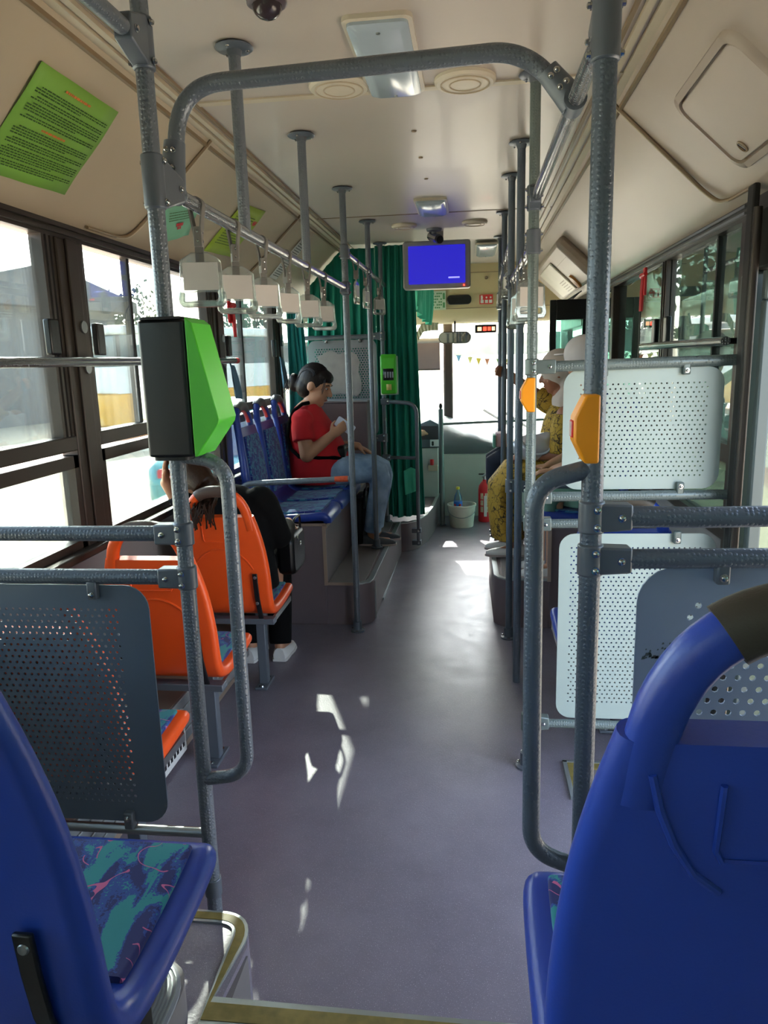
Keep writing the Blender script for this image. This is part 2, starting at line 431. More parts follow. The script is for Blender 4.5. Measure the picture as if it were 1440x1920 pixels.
OFF = {}
def obj(name, g, material, parent=None, smooth=35, bevel=0, solid=0):
    """link a builder as ONE mesh object; vertices are in world space and become local to the thing's base"""
    me = bpy.data.meshes.new(name)
    off = OFF.get(parent.name, Vector()) if parent else Vector()
    me.from_pydata([tuple(p - off) for p in g.v], [], g.f)
    me.materials.append(material)
    bm = bmesh.new(); bm.from_mesh(me); bmesh.ops.recalc_face_normals(bm, faces=bm.faces); bm.to_mesh(me); bm.free()
    if smooth:
        me.shade_smooth(); me.set_sharp_from_angle(angle=math.radians(smooth))
    o = bpy.data.objects.new(name, me); COL.objects.link(o)
    if parent: o.parent = parent
    OFF[o.name] = off
    if solid:
        q = o.modifiers.new('thickness', 'SOLIDIFY'); q.thickness = solid; q.offset = 0
    if bevel:
        q = o.modifiers.new('bevel', 'BEVEL'); q.width = bevel; q.segments = 2; q.limit_method = 'ANGLE'; q.angle_limit = math.radians(40)
    return o

def thing(name, label, cat, loc=(0,0,0), group=None):
    o = bpy.data.objects.new(name, None); COL.objects.link(o)
    o.location = loc; o.empty_display_size = .1
    o['label'] = label; o['category'] = cat
    if group: o['group'] = group
    OFF[o.name] = Vector(loc)
    return o
def tag(o, label, cat, group=None):
    o['label'] = label; o['category'] = cat
    if group: o['group'] = group
    return o
def struct(name, g, material, parent=None, **k):
    o = obj(name, g, material, parent, **k)
    if not parent: o['kind'] = 'structure'
    return o
def struct_root(name, loc=(0,0,0)):
    o = bpy.data.objects.new(name, None); COL.objects.link(o); o.location = loc; o['kind'] = 'structure'; OFF[o.name] = Vector(loc)
    o.empty_display_size = .1
    return o
def dup(root, loc, rotz=0.0, label=None, group=None):
    def cp(o, par):
        c = o.copy(); COL.objects.link(c); c.parent = par
        for ch in o.children: cp(ch, c)
        return c
    r = cp(root, None); r.location = loc; r.rotation_euler = (0, 0, rotz)
    if label: r['label'] = label
    if group: r['group'] = group
    return r
def remesh(name, g, material, parent, voxel=.008, it=4, smooth=True):
    """fuse overlapping volumes into one continuous surface"""
    o = obj(name, g, material, parent, smooth=0)
    q = o.modifiers.new('fuse', 'REMESH'); q.mode = 'VOXEL'; q.voxel_size = voxel
    if it:
        s_ = o.modifiers.new('relax', 'SMOOTH'); s_.iterations = it; s_.factor = .5
    dg = bpy.context.evaluated_depsgraph_get()
    ev = o.evaluated_get(dg)
    me = bpy.data.meshes.new_from_object(ev, depsgraph=dg)
    o.modifiers.clear()
    old = o.data; o.data = me; bpy.data.meshes.remove(old)
    me.materials.clear(); me.materials.append(material)
    me.shade_smooth()
    return o
# ================================================================== SETTING
XL, XR, XC = -1.43, 0.93, -0.25
ZC = 2.44
YB, YF = -2.6, 7.6          # rear and front header

# floor
g = G(); g.box((XL - .05, YB, -.06), (XR + .05, 8.4, 0)); struct('floor', g, M['floor'])
# raised rear deck (same vinyl) with aluminium / yellow nosing
deck = [(-1.46, -2.6), (.93, -2.6), (.93, 1.24), (-.55, 1.24), (-.532, 1.44), (-.545, 1.49), (-.575, 1.525), (-.615, 1.54), (-1.46, 1.545)]
g = G(); g.prism(deck, 0.001, .2, 'z'); dk = struct('floor_rear_deck', g, M['floor'])
g = G(); g.box((-.56, 1.236, 0.002), (.93, 1.239, .185)); g.box((-.549, 1.26, .002), (-.5285, 1.43, .185))
struct('riser_plate', g, M['plinth_light'], dk)
def strip(path2, wdt, z0, z1):
    """flat band following a 2d path"""
    n = len(path2); L = []; R_ = []
    for i in range(n):
        a = Vector(path2[max(0, i-1)]); b = Vector(path2[min(n-1, i+1)]); p = Vector(path2[i])
        t = (b - a).normalized(); nrm = Vector((-t.y, t.x))
        if 0 < i < n-1:
            t0 = (p - a).normalized(); n0 = Vector((-t0.y, t0.x)); k = 1 / max(.5, nrm.dot(n0))
        else: k = 1
        L.append(p + nrm*wdt/2*k); R_.append(p - nrm*wdt/2*k)
    rings = [[(L[i].x, L[i].y, z0), (R_[i].x, R_[i].y, z0), (R_[i].x, R_[i].y, z1), (L[i].x, L[i].y, z1)] for i in range(n)]
    return rings
edge = [(p.x, p.y) for p in fillet([(-1.40, 1.523, 0), (-.555, 1.523, 0), (-.567, 1.256, 0)], .075, 8)] + [(-.567, 1.2555), (.92, 1.2555)]
edge = [e for i, e in enumerate(edge) if i == 0 or (Vector(e) - Vector(edge[i-1])).length > .002]
tr = struct_root('trim_1', (-.6, 1.5, .2))
g = G(); g.loft(strip(edge, .038, .1995, .206)); obj('nosing', g, M['alu'], tr)
g = G(); g.loft(strip(edge, .022, .2035, .2075)); obj('yellow_insert', g, M['yellow'], tr)

# floor frame in the door well
tr = struct_root('trim_2', (.6, 2.5, 0))
for a, b in (((.345, 2.41, 0), (.36, 2.655, .012)), ((.40, 2.41, 0), (.41, 2.655, .012)), ((.345, 2.645, 0), (.90, 2.66, .012)), ((.36, 2.40, 0), (.90, 2.412, .012))):
    g = G(); g.box(a, b); obj('frame_strip', g, M['alu'], tr)
g = G(); g.box((.36, 2.413, .0005), (.40, 2.645, .009)); obj('yellow_insert', g, M['yellow'], tr)
g = G(); g.box((.412, 2.605, .0005), (.9, 2.645, .009)); obj('yellow_insert', g, M['yellow'], tr)
g = G(); g.box((.412, 2.413, .0005), (.9, 2.603, .006)); obj('plate', g, M['plinth_light'], tr)

# ceiling
g = G(); g.box((-1.04, YB, ZC), (.52, 2.68, ZC + .06)); g.box((-1.04, 2.683, ZC), (.52, 4.832, ZC + .06)); g.box((-1.04, 4.838, ZC + .001), (.52, 5.945, ZC + .06)); g.box((-1.04, 5.955, ZC + .02), (.52, 7.9, ZC + .06))
g.box((-1.04, YB, ZC + .03), (.52, 7.9, ZC + .06))
struct('ceiling', g, M['ceiling'])
g = G(); g.box((-1.0, 2.665, ZC - .006), (.5, 2.70, ZC - .0005)); t = struct('trim_3', g, M['trimc'])
g = G(); g.box((-1.0, 4.825, ZC - .003), (.5, 4.843, ZC - .0005)); t = struct('trim_4', g, M['trimd'])

# coves: sloping panels between window heads and ceiling
covL = [(-1.47, 2.035), (-1.425, 2.055), (-1.385, 2.098), (-1.2, 2.272), (-1.06, 2.402), (-1.02, 2.44)]
def cove(name, prof, material):
    g = G(); top = [(x * 1.0, z) for x, z in prof]
    s = -1 if prof[0][0] < 0 else 1
    poly = prof + [(x + .0 * s, z + .07) for x, z in reversed(prof)]
    g.prism(poly, YB, 7.9, 'y'); return struct(name, g, material, smooth=60)
cove('wall_left_cove', covL, M['cove'])
covR = [(.97, 2.025), (.905, 2.05), (.868, 2.098), (.72, 2.235), (.54, 2.402), (.5, 2.44)]
cove('wall_right_cove', covR, M['cove_r'])
for i, (X, s) in enumerate(((-1.02, 1), (.5, -1))):
    tr = struct_root('trim_%d' % (5 + i), (X, 0, ZC))
    for dx, dz, wd, m_ in ((.0, -.008, .03, 'trimc'), (.042, -.010, .02, 'trimc'), (.075, -.006, .012, 'trimd'), (-.028, -.033, .012, 'trimd')):
        g = G(); g.box((X + s*dx - wd/2, YB, ZC + dz - .004), (X + s*dx + wd/2, 7.6, ZC + min(.0, dz + .010)))
        obj('moulding', g, M[m_], tr)
def on_cove(side, s, Y, h=0.0):
    """point on the sloping panel: s metres up from its foot, h metres proud"""
    if side < 0: a, b = Vector((-1.43, 0, 2.06)), Vector((-1.02, 0, 2.44))
    else: a, b = Vector((.91, 0, 2.06)), Vector((.5, 0, 2.44))
    d = (b - a).normalized(); n = Vector((-d.z * (1 if side < 0 else -1), 0, d.x * (1 if side < 0 else -1)))
    n = Vector((d.z * (-1 if side > 0 else 1), 0, -d.x * (-1 if side > 0 else 1)))
    p = a + d * s + n * h; p.y = Y; return p
def cove_joint(name, side, Y):
    tr = struct_root(name, on_cove(side, .3, Y))
    pts = [on_cove(side, .545, Y, .006), on_cove(side, .10, Y, .010), on_cove(side, .035, Y - .03, .014), on_cove(side, .02, Y - .12, .016), on_cove(side, .018, Y - .34, .016)]
    g = G(); g.tube(fillet(pts, .06, 5), .0065, 8); obj('joint_bead', g, M['trimd'], tr)
    g = G(); g.tube([p + Vector((0, .012, 0)) for p in fillet(pts, .06, 5)], .006, 8); obj('joint_lip', g, M['trimc'], tr)
cove_joint('trim_7', -1, 3.05); cove_joint('trim_8', 1, 2.94); cove_joint('trim_9', -1, 4.62)

# ---- left wall with windows
WY = [-2.0, -.42, 1.06, 2.59, 4.13, 5.48]                 # pillar centres
wl = struct_root('wall_left', (XL, 2, 0))
g = G(); g.box((XL - .06, YB, -.05), (XL, 7.9, .875)); obj('lower_panel', g, M['plinth_light'], wl, bevel=.004)
g = G(); g.box((XL - .06, YB, 2.0), (XL + .004, 7.9, 2.06)); obj('window_head', g, M['frame'], wl)
for z in (2.012, 2.034):
    g = G(); g.box((XL + .0045, YB, z), (XL + .018, 5.9, z + .010)); obj('head_track', g, M['frame'], wl)
g = G(); g.box((XL - .05, YB, .876), (XL + .05, 5.9, .905)); obj('window_ledge', g, M['frame'], wl, bevel=.006)
for y in WY:
    g = G(); g.box((XL - .055, y - .085, .9), (XL + .012, y + .085, 2.0)); p = obj('window_post', g, M['frame'], wl, bevel=.006)
    g = G(); g.box((XL + .0125, y - .035, .905), (XL + .022, y + .035, 2.0)); obj('post_cover', g, M['frame'], p, bevel=.003)
    for z in (1.70, 1.555):
        g = G(); g.cyl((XL + .0222, y + .02, z), (XL + .028, y + .02, z), .022, seg=14); obj('round_bracket', g, M['steel'], p)
for k in range(len(WY) - 1):
    y0, y1 = WY[k] + .085, WY[k+1] - .085
    wn = struct_root('window_%d' % (k + 1), (XL, (y0 + y1)/2, 1.5))
    # fixed lower light, two rails, upper sliding lights
    g = G()
    for a, b in (((y0, .905), (y1, .935)), ((y0, 1.20), (y1, 1.245)), ((y0, .905), (y0 + .03, 1.245)), ((y1 - .03, .905), (y1, 1.245))):
        g.box((XL - .045, a[0], a[1]), (XL + .006, b[0], b[1]))
    obj('lower_frame', g, M['frame'], wn)
    g = G(); g.box((XL - .045, y0, 1.262), (XL + .010, y1, 1.315)); obj('rail', g, M['frame'], wn, bevel=.004)
    g = G(); g.box((XL - .03, y0 + .03, .935), (XL - .024, y1 - .03, 1.2)); obj('pane', g, M['glass'], wn)
    ym = y0 + .42
    for q, (a, b, dx) in enumerate(((y0, ym + .02, -.018), (ym - .02, y1, -.034))):
        g = G(); g.box((XL + dx - .003, a + .02, 1.315), (XL + dx + .003, b - .02, 1.985)); obj('pane', g, M['glass'], wn)
    g = G()
    for yy, ww in ((y1 - .075, .016), (y1 - .045, .014), (y1 - .018, .016), (y0 + .002, .02)): g.box((XL - .042, yy, 1.315), (XL + .004, yy + ww, 2.0))
    obj('sash_stile', g, M['frame'], wn)
    g = G(); g.box((XL - .04, ym - .012, 1.315), (XL - .012, ym + .012, 2.0)); obj('meeting_stile', g, M['rubber'], wn)
    for yy in (y0 + .04, y1 - .11):
        g = G(); g.box((XL - .006, yy, 1.60), (XL + .02, yy + .06, 1.72)); obj('latch', g, M['black'], wn, bevel=.006)

# ---- right wall, front of the doorway
wr = struct_root('wall_right', (XR, 4, 0))
g = G(); g.box((XR, 2.68, -.05), (XR + .06, 6.05, .86)); obj('lower_panel', g, M['plinth_light'], wr)
g = G(); g.box((XR - .004, YB, 1.985), (XR + .06, 7.9, 2.05)); obj('window_head', g, M['frame'], wr)
for z in (2.0, 2.022):
    g = G(); g.box((XR - .018, 2.75, z), (XR - .0045, 6, z + .009)); obj('head_track', g, M['steel'], wr)
for y, wd in ((2.735, .05), (5.16, .04), (6.02, .06)):
    g = G(); g.box((XR - .012, y - wd, 0), (XR + .055, y + wd, 1.985)); obj('window_post', g, M['frame'], wr, bevel=.005)
g = G(); g.box((XR, YB, -.05), (XR + .06, 1.15, 1.0)); obj('rear_panel', g, M['plinth_light'], wr)
g = G(); g.box((XR - .01, 1.10, 0), (XR + .055, 1.2, 1.985)); obj('window_post', g, M['frame'], wr)
wn = struct_root('window_6', (XR, 4, 1.5))
for z0, z1 in ((.86, .90), (1.15, 1.215)):
    g = G(); g.box((XR - .006, 2.785, z0), (XR + .045, 5.12, z1)); obj('rail', g, M['frame'], wn)
g = G(); g.box((XR + .022, 2.785, .9), (XR + .028, 5.12, 1.15)); obj('pane', g, M['glass_tint'], wn)
for a, b, dx, mm in ((2.785, 3.66, .03, 'glass_tint'), (3.66, 3.80, .034, 'glass'), (3.80, 4.42, .018, 'glass_tint'), (4.42, 5.12, .034, 'glass_dark')):
    g = G(); g.box((XR + dx - .003, a, 1.215), (XR + dx + .003, b, 1.985)); obj('pane', g, M[mm], wn)
for yy in (3.10, 3.80, 3.84, 3.875, 4.42):
    g = G(); g.box((XR - .004 if yy > 3.5 and yy < 4 else XR + .012, yy, 1.215), (XR + .042, yy + .016, 1.985)); obj('sash_stile', g, M['rubber'] if yy in (3.10, 4.42) else M['frame'], wn)
for yy in (3.70, 3.93):
    g = G(); g.box((XR - .02, yy, 1.60), (XR + .006, yy + .06, 1.72)); obj('latch', g, M['black'], wn, bevel=.006)
wn = struct_root('window_7', (XR, 5.6, 1.5))
g = G(); g.box((XR + .022, 5.2, .9), (XR + .028, 5.96, 1.985)); obj('pane', g, M['glass_dark'], wn)
# rear right windows (behind the viewer)
wn = struct_root('window_8', (XR, 0, 1.5))
g = G(); g.box((XR + .022, YB, 1.0), (XR + .028, 1.1, 1.985)); obj('pane', g, M['glass_tint'], wn)
# ---- mid doorway: header, folded leaf column
dr = struct_root('door_1', (XR, 2.5, 0))
g = G(); g.box((XR - .03, 1.2, 1.80), (XR + .05, 2.685, 1.984)); obj('door_header', g, M['rubber'], dr, bevel=.01)
g = G(); g.box((XR - .04, 2.56, .02), (XR + .03, 2.682, 1.80)); obj('door_jamb', g, M['door'], dr, bevel=.012)
g = G(); g.box((XR - .062, 2.545, .02), (XR - .0405, 2.60, 2.06)); obj('jamb_seal', g, M['rubber'], dr, bevel=.006)
g = G(); g.tube([(XR - .060, 2.50, .05), (XR - .060, 2.50, 1.98)], .013, 12); obj('leaf_shaft', g, M['frame'], dr)
lf = G(); lf.box((XR - .05, 2.42, .05), (XR + .36, 2.455, .12)); lf.box((XR - .05, 2.42, 1.70), (XR + .36, 2.455, 1.79)); lf.box((XR - .05, 2.42, .12), (XR - .01, 2.455, 1.70)); lf.box((XR + .32, 2.42, .12), (XR + .36, 2.455, 1.70))
lfo = obj('door_leaf', lf, M['door'], dr, bevel=.006)
g = G(); g.box((XR - .01, 2.434, .12), (XR + .32, 2.440, 1.70)); obj('leaf_pane', g, M['glass_tint'], lfo)
# ---- front doorway
dr = struct_root('door_2', (XR, 6.7, 0))
g = G(); g.box((XR - .06, 6.20, 1.78), (XR + .05, 7.45, 1.98)); obj('door_header', g, M['black'], dr, bevel=.01)
# leaf folded inwards across the step well
g = G(); g.box((.615, 6.12, .32), (.665, 6.16, 1.985)); g.box((.665, 6.12, 1.83), (.905, 6.16, 1.985)); g.box((.665, 6.12, .32), (.905, 6.16, .42)); g.box((.87, 6.12, .42), (.905, 6.16, 1.83)); lf2 = obj('folded_leaf', g, M['black'], dr, bevel=.006)
g = G(); g.box((.665, 6.137, .42), (.87, 6.143, 1.83)); obj('folded_pane', g, M['glass_teal'], lf2)
g = G(); g.box((XR - .02, 6.09, .02), (XR + .04, 6.2, 1.72)); g.box((XR - .02, 7.35, .02), (XR + .04, 7.45, 1.72)); obj('door_jamb', g, M['black'], dr)
g = G(); g.box((XR + .0, 6.2, .1), (XR + .006, 7.35, 1.72)); obj('leaf_pane', g, M['glass_teal'], dr)
for yy in (6.72, 6.78):
    g = G(); g.box((XR - .012, yy, .02), (XR + .03, yy + .045, 1.72)); obj('leaf_stile', g, M['black'], dr)
g = G(); g.box((XR - .02, 6.2, .02), (XR + .03, 7.35, .1)); obj('leaf_sill', g, M['black'], dr)

# ---- front end: header, dash, windscreen
hd = struct_root('wall_front', (XC, 7.6, 0))
g = G(); g.prism([(7.58, 2.47), (7.56, 2.12), (7.58, 1.99), (7.63, 1.915), (7.75, 1.90), (7.75, 2.5)], -1.43, .93, 'x'); obj('header_panel', g, M['beige'], hd, smooth=50)
g = G(); g.box((-.36, 7.548, 2.035), (.92, 7.556, 2.041)); obj('panel_joint', g, M['trimd'], hd)
g = G(); g.box((-.1, 7.552, 2.37), (.30, 7.558, 2.376)); obj('panel_joint', g, M['trimd'], hd)
g = G(); g.lathe([(.001, 0), (.016, 0), (.016, .008), (.010, .018), (.001, .02)], (.14, 7.563, 2.32), (0,-1,0), 14); obj('round_latch', g, M['trimd'], hd)
prof = [(7.27, 0), (7.22, .3), (7.25, .62), (7.34, .665), (7.5, .66), (7.5, 0)]
g = G(); g.prism(prof, -.30, .93, 'x'); obj('dash_panel', g, M['dash'], hd, smooth=50)
# dark moulded top that dips towards the door
g = G(); rings = []
for k in range(21):
    x = -.30 + (1.23) * k/20; d = .16 * math.sin(min(1, max(0, (x + .30)/.75))*PI/2)
    zt = .93 - d * 1.0
    rings.append([(x, 7.27, .62), (x, 7.24, .70), (x, 7.28, min(zt - .06, .78)), (x, 7.42, zt - .02), (x, 8.02, zt + .02), (x, 8.1, .62)])
g.loft(rings); obj('dash_top', g, M['dash_d'], hd, smooth=60)
g = G(); g.box((-1.43, 7.25, 0), (-.30, 8.1, .80)); obj('driver_dash', g, M['dash_d'], hd, bevel=.05)
g = G(); g.box((-1.49, 8.0, -.05), (.99, 8.25, .74)); obj('nose_panel', g, M['bus_w'], hd)
g = G(); g.box((-.305, 8.03, .80), (-.205, 8.10, 2.26)); obj('centre_post', g, M['frame'], hd, bevel=.02)
for x in (-1.46, .93):
    g = G(); g.box((x, 7.55, .6), (x + .05, 8.12, 2.28)); obj('corner_post', g, M['frame'], hd)
g = G(); g.box((-1.46, 7.76, 2.26), (.97, 8.15, 2.34)); obj('screen_head', g, M['cream'], hd)
wn = struct_root('window_9', (XC, 8.1, 1.4))
for a, b in ((-1.41, -.305), (-.205, .93)):
    g = G(); g.box((a, 8.08, .74), (b, 8.086, 2.26)); obj('pane', g, M['windshield'], wn)
g = G(); g.box((-.19, 8.05, 1.58), (.92, 8.054, 1.80)); obj('sun_film', g, glass_mat('grey_film', '#8d9395', .1, haze=.2), wn)
# driver's side wall window
wn = struct_root('window_10', (XL, 6.7, 1.4))
g = G(); g.box((XL - .03, 5.565, .9), (XL - .024, 7.9, 2.0)); obj('pane', g, M['glass'], wn)
# rear bulkhead behind the viewer
wb = struct_root('wall_rear', (XC, YB, 0))
g = G(); g.box((-1.49, YB - .05, -.05), (.99, YB, 1.0)); obj('lower_panel', g, M['cream'], wb)
g = G(); g.box((-1.49, YB - .05, 2.15), (.99, YB, 2.5)); obj('upper_panel', g, M['cream'], wb)
wn = struct_root('window_11', (XC, YB, 1.6))  # unseen rear window, put in to brighten the cabin from behind
g = G(); g.box((-1.4, YB - .03, 1.0), (.9, YB - .024, 2.15)); obj('pane', g, M['glass_tint'], wn)
for x in (-1.49, .9):
    g = G(); g.box((x, YB - .05, 1.0), (x + .09, YB, 2.15)); obj('window_post', g, M['frame'], wb)
# roof skin
g = G(); g.prism([(-1.49, 2.06), (-1.08, 2.52), (.56, 2.52), (.99, 2.06), (1.0, 2.1), (.58, 2.58), (-1.10, 2.58), (-1.5, 2.1)], YB, 7.9, 'y'); struct('ceiling_roof_skin', g, M['bus_w'])

# ---- plinths (wheel arches)
pl = struct_root('plinth_left', (-1.1, 4.8, 0))
g = G(); g.box((XL, 4.12, .0), (-.862, 5.86, .615)); obj('seat_box', g, M['plinth'], pl, bevel=.01)
stp = [(-1.40, 5.82), (-1.40, 4.13), (-.70, 4.13), (-.645, 4.145), (-.605, 4.18), (-.595, 4.24), (-.58, 5.82)]
g = G(); g.prism([(x, y) for x, y in stp], .001, .25, 'z'); obj('step', g, M['plinth'], pl, smooth=40)
g = G(); g.box((-.86, 4.16, .2505), (-.645, 5.82, .256)); obj('step_tread', g, M['plinth_light'], pl)
g = G(); g.loft(strip([(-.70, 4.145), (-.66, 4.155), (-.625, 4.185), (-.613, 4.24), (-.598, 5.82)], .03, .2505, .259)); obj('step_nosing', g, M['alu'], pl)
g = G(); g.box((-.875, 4.112, .25), (-.855, 4.1195, .62)); g.box((-.855, 4.112, .252), (-.70, 4.1195, .268)); g.box((XL, 4.112, .612), (-.855, 4.1195, .628)); g.box((-.861, 4.12, .60), (-.848, 5.8, .622)); obj('corner_strip', g, mat('tan_strip', '#9a8577', .5), pl)
g = G(); g.box((-.592, 4.6, .005), (-.583, 5.8, .016)); g.box((-.60, 4.25, .004), (-.586, 4.256, .24)); obj('skirting', g, M['alu'], pl)
pr = struct_root('plinth_right', (.6, 4.8, 0))
g = G(); g.box((.43, 4.12, 0), (XR, 5.70, .60)); obj('seat_box', g, M['plinth'], pr, bevel=.01)
stp = [(.9, 5.5), (.9, 4.125), (.235, 4.125), (.18, 4.14), (.145, 4.17), (.125, 4.22), (.115, 5.0), (.14, 5.35), (.22, 5.5)]
g = G(); g.prism(stp, .001, .285, 'z'); obj('step', g, M['plinth'], pr, smooth=40)
g = G(); g.box((.175, 4.17, .2855), (.43, 5.45, .291)); obj('step_tread', g, M['plinth_light'], pr)
g = G(); g.loft(strip([(.43, 4.137), (.235, 4.139), (.19, 4.152), (.16, 4.18), (.14, 4.225), (.13, 5.0), (.155, 5.34)], .028, .2855, .294)); obj('step_nosing', g, M['alu'], pr)
g = G(); g.box((.425, 4.112, .285), (.445, 4.1195, .605)); obj('corner_strip', g, mat('tan_strip_right', '#b09a8c', .5), pr)
# driver's cab podium with curved front
cb = [(-1.43, 7.25), (-1.43, 5.84), (-.66, 5.84), (-.60, 5.835), (-.53, 5.86), (-.45, 5.95), (-.385, 6.2), (-.345, 6.6), (-.32, 7.25)]
g = G(); g.prism(cb, .001, .235, 'z'); cbo = struct('floor_cab_podium', g, M['plinth'], smooth=50)
g = G(); g.loft(strip([(-.66, 5.853), (-.60, 5.852), (-.54, 5.876), (-.462, 5.96), (-.40, 6.2), (-.36, 6.6), (-.335, 7.2)], .026, .2355, .243)); struct('podium_nosing', g, M['alu'], cbo)
# low box along the left wall under the orange seats
hb = struct_root('trim_10', (-1.3, 2.3, 0))
g = G(); g.box((XL, 1.60, .001), (-1.18, 3.5, .235)); obj('pipe_box', g, mat('tan_box_top', '#8a7767', .6), hb, bevel=.004)
for k in range(4):
    z = .235 - .05*k
    g = G(); g.box((-1.1795, 1.60, z - .044), (-1.170, 3.3, z)); obj('ribbed_cladding', g, M['alu'], hb, bevel=.003)
g = G(); g.box((-1.1795, 2.36, .02), (-1.158, 2.62, .20)); vt = obj('vent_grille', g, M['white'], hb, bevel=.004)
for k in range(7):
    g = G(); g.box((-1.1582, 2.40 + .03*k, .05), (-1.1565, 2.416 + .03*k, .17)); obj('vent_slot', g, M['black'], vt)
# left rear seat pedestal on the deck
pd = struct_root('trim_11', (-.9, .7, .2))
g = G(); ped = [(p.x, p.y) for p in fillet([(-1.43, -.5, 0), (-1.43, 1.31, 0), (-.60, 1.31, 0), (-.585, -.5, 0)], .10, 8)]
g.prism(ped, .201, .28, 'z'); obj('pedestal', g, M['plinth_light'], pd, smooth=50)
g = G(); pe = [(p.x, p.y) for p in fillet([(-1.40, 1.285, 0), (-.625, 1.285, 0), (-.61, -.4, 0)], .10, 8)]
g.loft(strip(pe, .05, .2805, .287)); ed = obj('grey_nosing', g, M['panel_grey'], pd)
for dx in (-.016, -.008, 0, .008, .016):
    pe2 = [(p.x, p.y) for p in fillet([(-1.40, 1.285 + dx, 0), (-.625 + dx, 1.285 + dx, 0), (-.61 + dx, -.4, 0)], .10 + dx, 8)]
    g = G(); g.loft(strip(pe2, .003, .287, .2895)); obj('nosing_rib', g, M['alu'], ed)
# ================================================================== GRAB POLES AND RAILS
PXL, PXR = -.67, .21
def bolt(parent, p, d, r=.0065):
    d = Vector(d).normalized(); p = Vector(p)
    g = G(); g.lathe([(.0001, 0), (r*1.5, 0), (r*1.5, .002), (r, .0022), (r, .006), (r*.5, .0075), (.0001, .0075)], p, d, 10)
    return obj('bolt', g, M['chrome'], parent)
def clamp(parent, c, d, m='clamp', ln=.115, h=.10, r=.0235):
    """two-shell pipe clamp at c, its tapered arm pointing along d (horizontal unit vector)"""
    c = Vector(c); d = Vector(d).normalized(); s = d.cross(Vector((0,0,1)))
    g = G()
    g.lathe([(r - .004, -h/2), (r, -h/2), (r, h/2), (r - .004, h/2)], c, (0,0,1), 20)
    poly = [(0, -h/2 + .004), (0, h/2 - .004), (.02, h/2 - .004), (ln, r), (ln, -r), (.02, -h/2 + .004)]
    mt = Matrix((( d.x, s.x, 0, c.x), (d.y, s.y, 0, c.y), (0, 0, 1, c.z), (0, 0, 0, 1)))
    g.prism(poly, -.019, .019, 'y', mt)
    o = obj('pipe_clamp', g, M[m], parent, bevel=.004)
    for sg in (1, -1):
        for a, z in ((.005, h/2 - .014), (.005, -h/2 + .014), (ln - .020, 0)):
            bolt(o, c + d*a + s*(.019 if a > .01 else r)*sg + Vector((0,0,z)), s*sg, .005)
    return o
def collar(parent, c, axis, m='clamp', r=.022, h=.05):
    g = G(); g.lathe([(r - .004, -h/2), (r, -h/2), (r, h/2), (r - .004, h/2)], c, axis, 18)
    return obj('collar', g, M[m], parent, bevel=.002)
def pole(x, y, z0, z1, label, m='pole', r=.0175, top=True, foot=True, group=None):
    t = thing('grab_pole', label, 'pole', (x, y, z0), group)
    g = G(); g.cyl((x, y, z0), (x, y, z1), r, seg=18); obj('pole_tube', g, M[m], t)
    if top:
        g = G(); g.lathe([(.0001, -.004), (.052, -.004), (.055, -.008), (.05, -.012), (.022, -.014), (.0185, -.03), (.0001, -.03)], (x, y, z1), (0,0,1), 20); c = obj('ceiling_flange', g, M['clamp'], t)
        for a in (.3, 2.4, 4.5): bolt(c, (x + .038*math.cos(a), y + .038*math.sin(a), z1 - .012), (0,0,-1), .004)
    if foot:
        g = G(); g.lathe([(.0001, 0), (.042, 0), (.042, .008), (.026, .012), (.025, .06), (.018, .062), (.0001, .062)], (x, y, z0), (0,0,1), 18); c = obj('floor_flange', g, M['clamp'], t)
        for a in (.5, 2.6, 4.7): bolt(c, (x + .034*math.cos(a), y + .034*math.sin(a), z0 + .009), (0,0,1), .006)
    return t
def hrail(path, label, m='rail', r=.0165, fr=0, group=None, name='hand_rail'):
    t = thing(name, label, 'rail', path[0], group)
    g = G(); g.tube(fillet(path, fr, 8) if fr else path, r, 16); obj('rail_tube', g, M[m], t); return t

# near left pole with U loop
t = pole(PXL, 1.6, .001, ZC, 'near left slate grab pole with a U loop and validator on it', 'pole', .0185)
g = G(); g.tube(fillet([(PXL, 1.6, 1.352), (PXL + .118, 1.592, 1.335), (PXL + .118, 1.592, .56), (PXL, 1.6, .535)], .11, 10), .0165, 16); obj('loop_handle', g, M['pole'], t)
clamp(t, (PXL, 1.6, 1.168), (-1, 0, 0), ln=.066, h=.056); clamp(t, (PXL, 1.6, 1.062), (-1, 0, 0), ln=.066, h=.056)
clamp(t, (PXL, 1.6, 1.935), (.12, 1, 0), ln=.10, h=.11)
clamp(t, (PXL, 1.6, 2.20), (.0, -1, 0), ln=.09, h=.10)
collar(t, (PXL, 1.6, .23), (0,0,1), h=.05)
# near right pole
t = pole(.215, 1.34, .001, ZC, 'near right slate grab pole with a U loop and yellow stop button', 'pole_dark', .0195)
g = G(); g.tube(fillet([(.215, 1.34, 1.352), (.112, 1.335, 1.325), (.115, 1.335, .575), (.215, 1.34, .535)], .10, 10), .0175, 16); obj('loop_handle', g, M['pole_dark'], t)
clamp(t, (.215, 1.34, 1.262), (1, .08, 0), ln=.070, h=.060); clamp(t, (.215, 1.34, 1.182), (1, .05, 0), ln=.072, h=.060)
clamp(t, (.215, 1.34, 2.062), (0, 1, 0), ln=.07, h=.10)
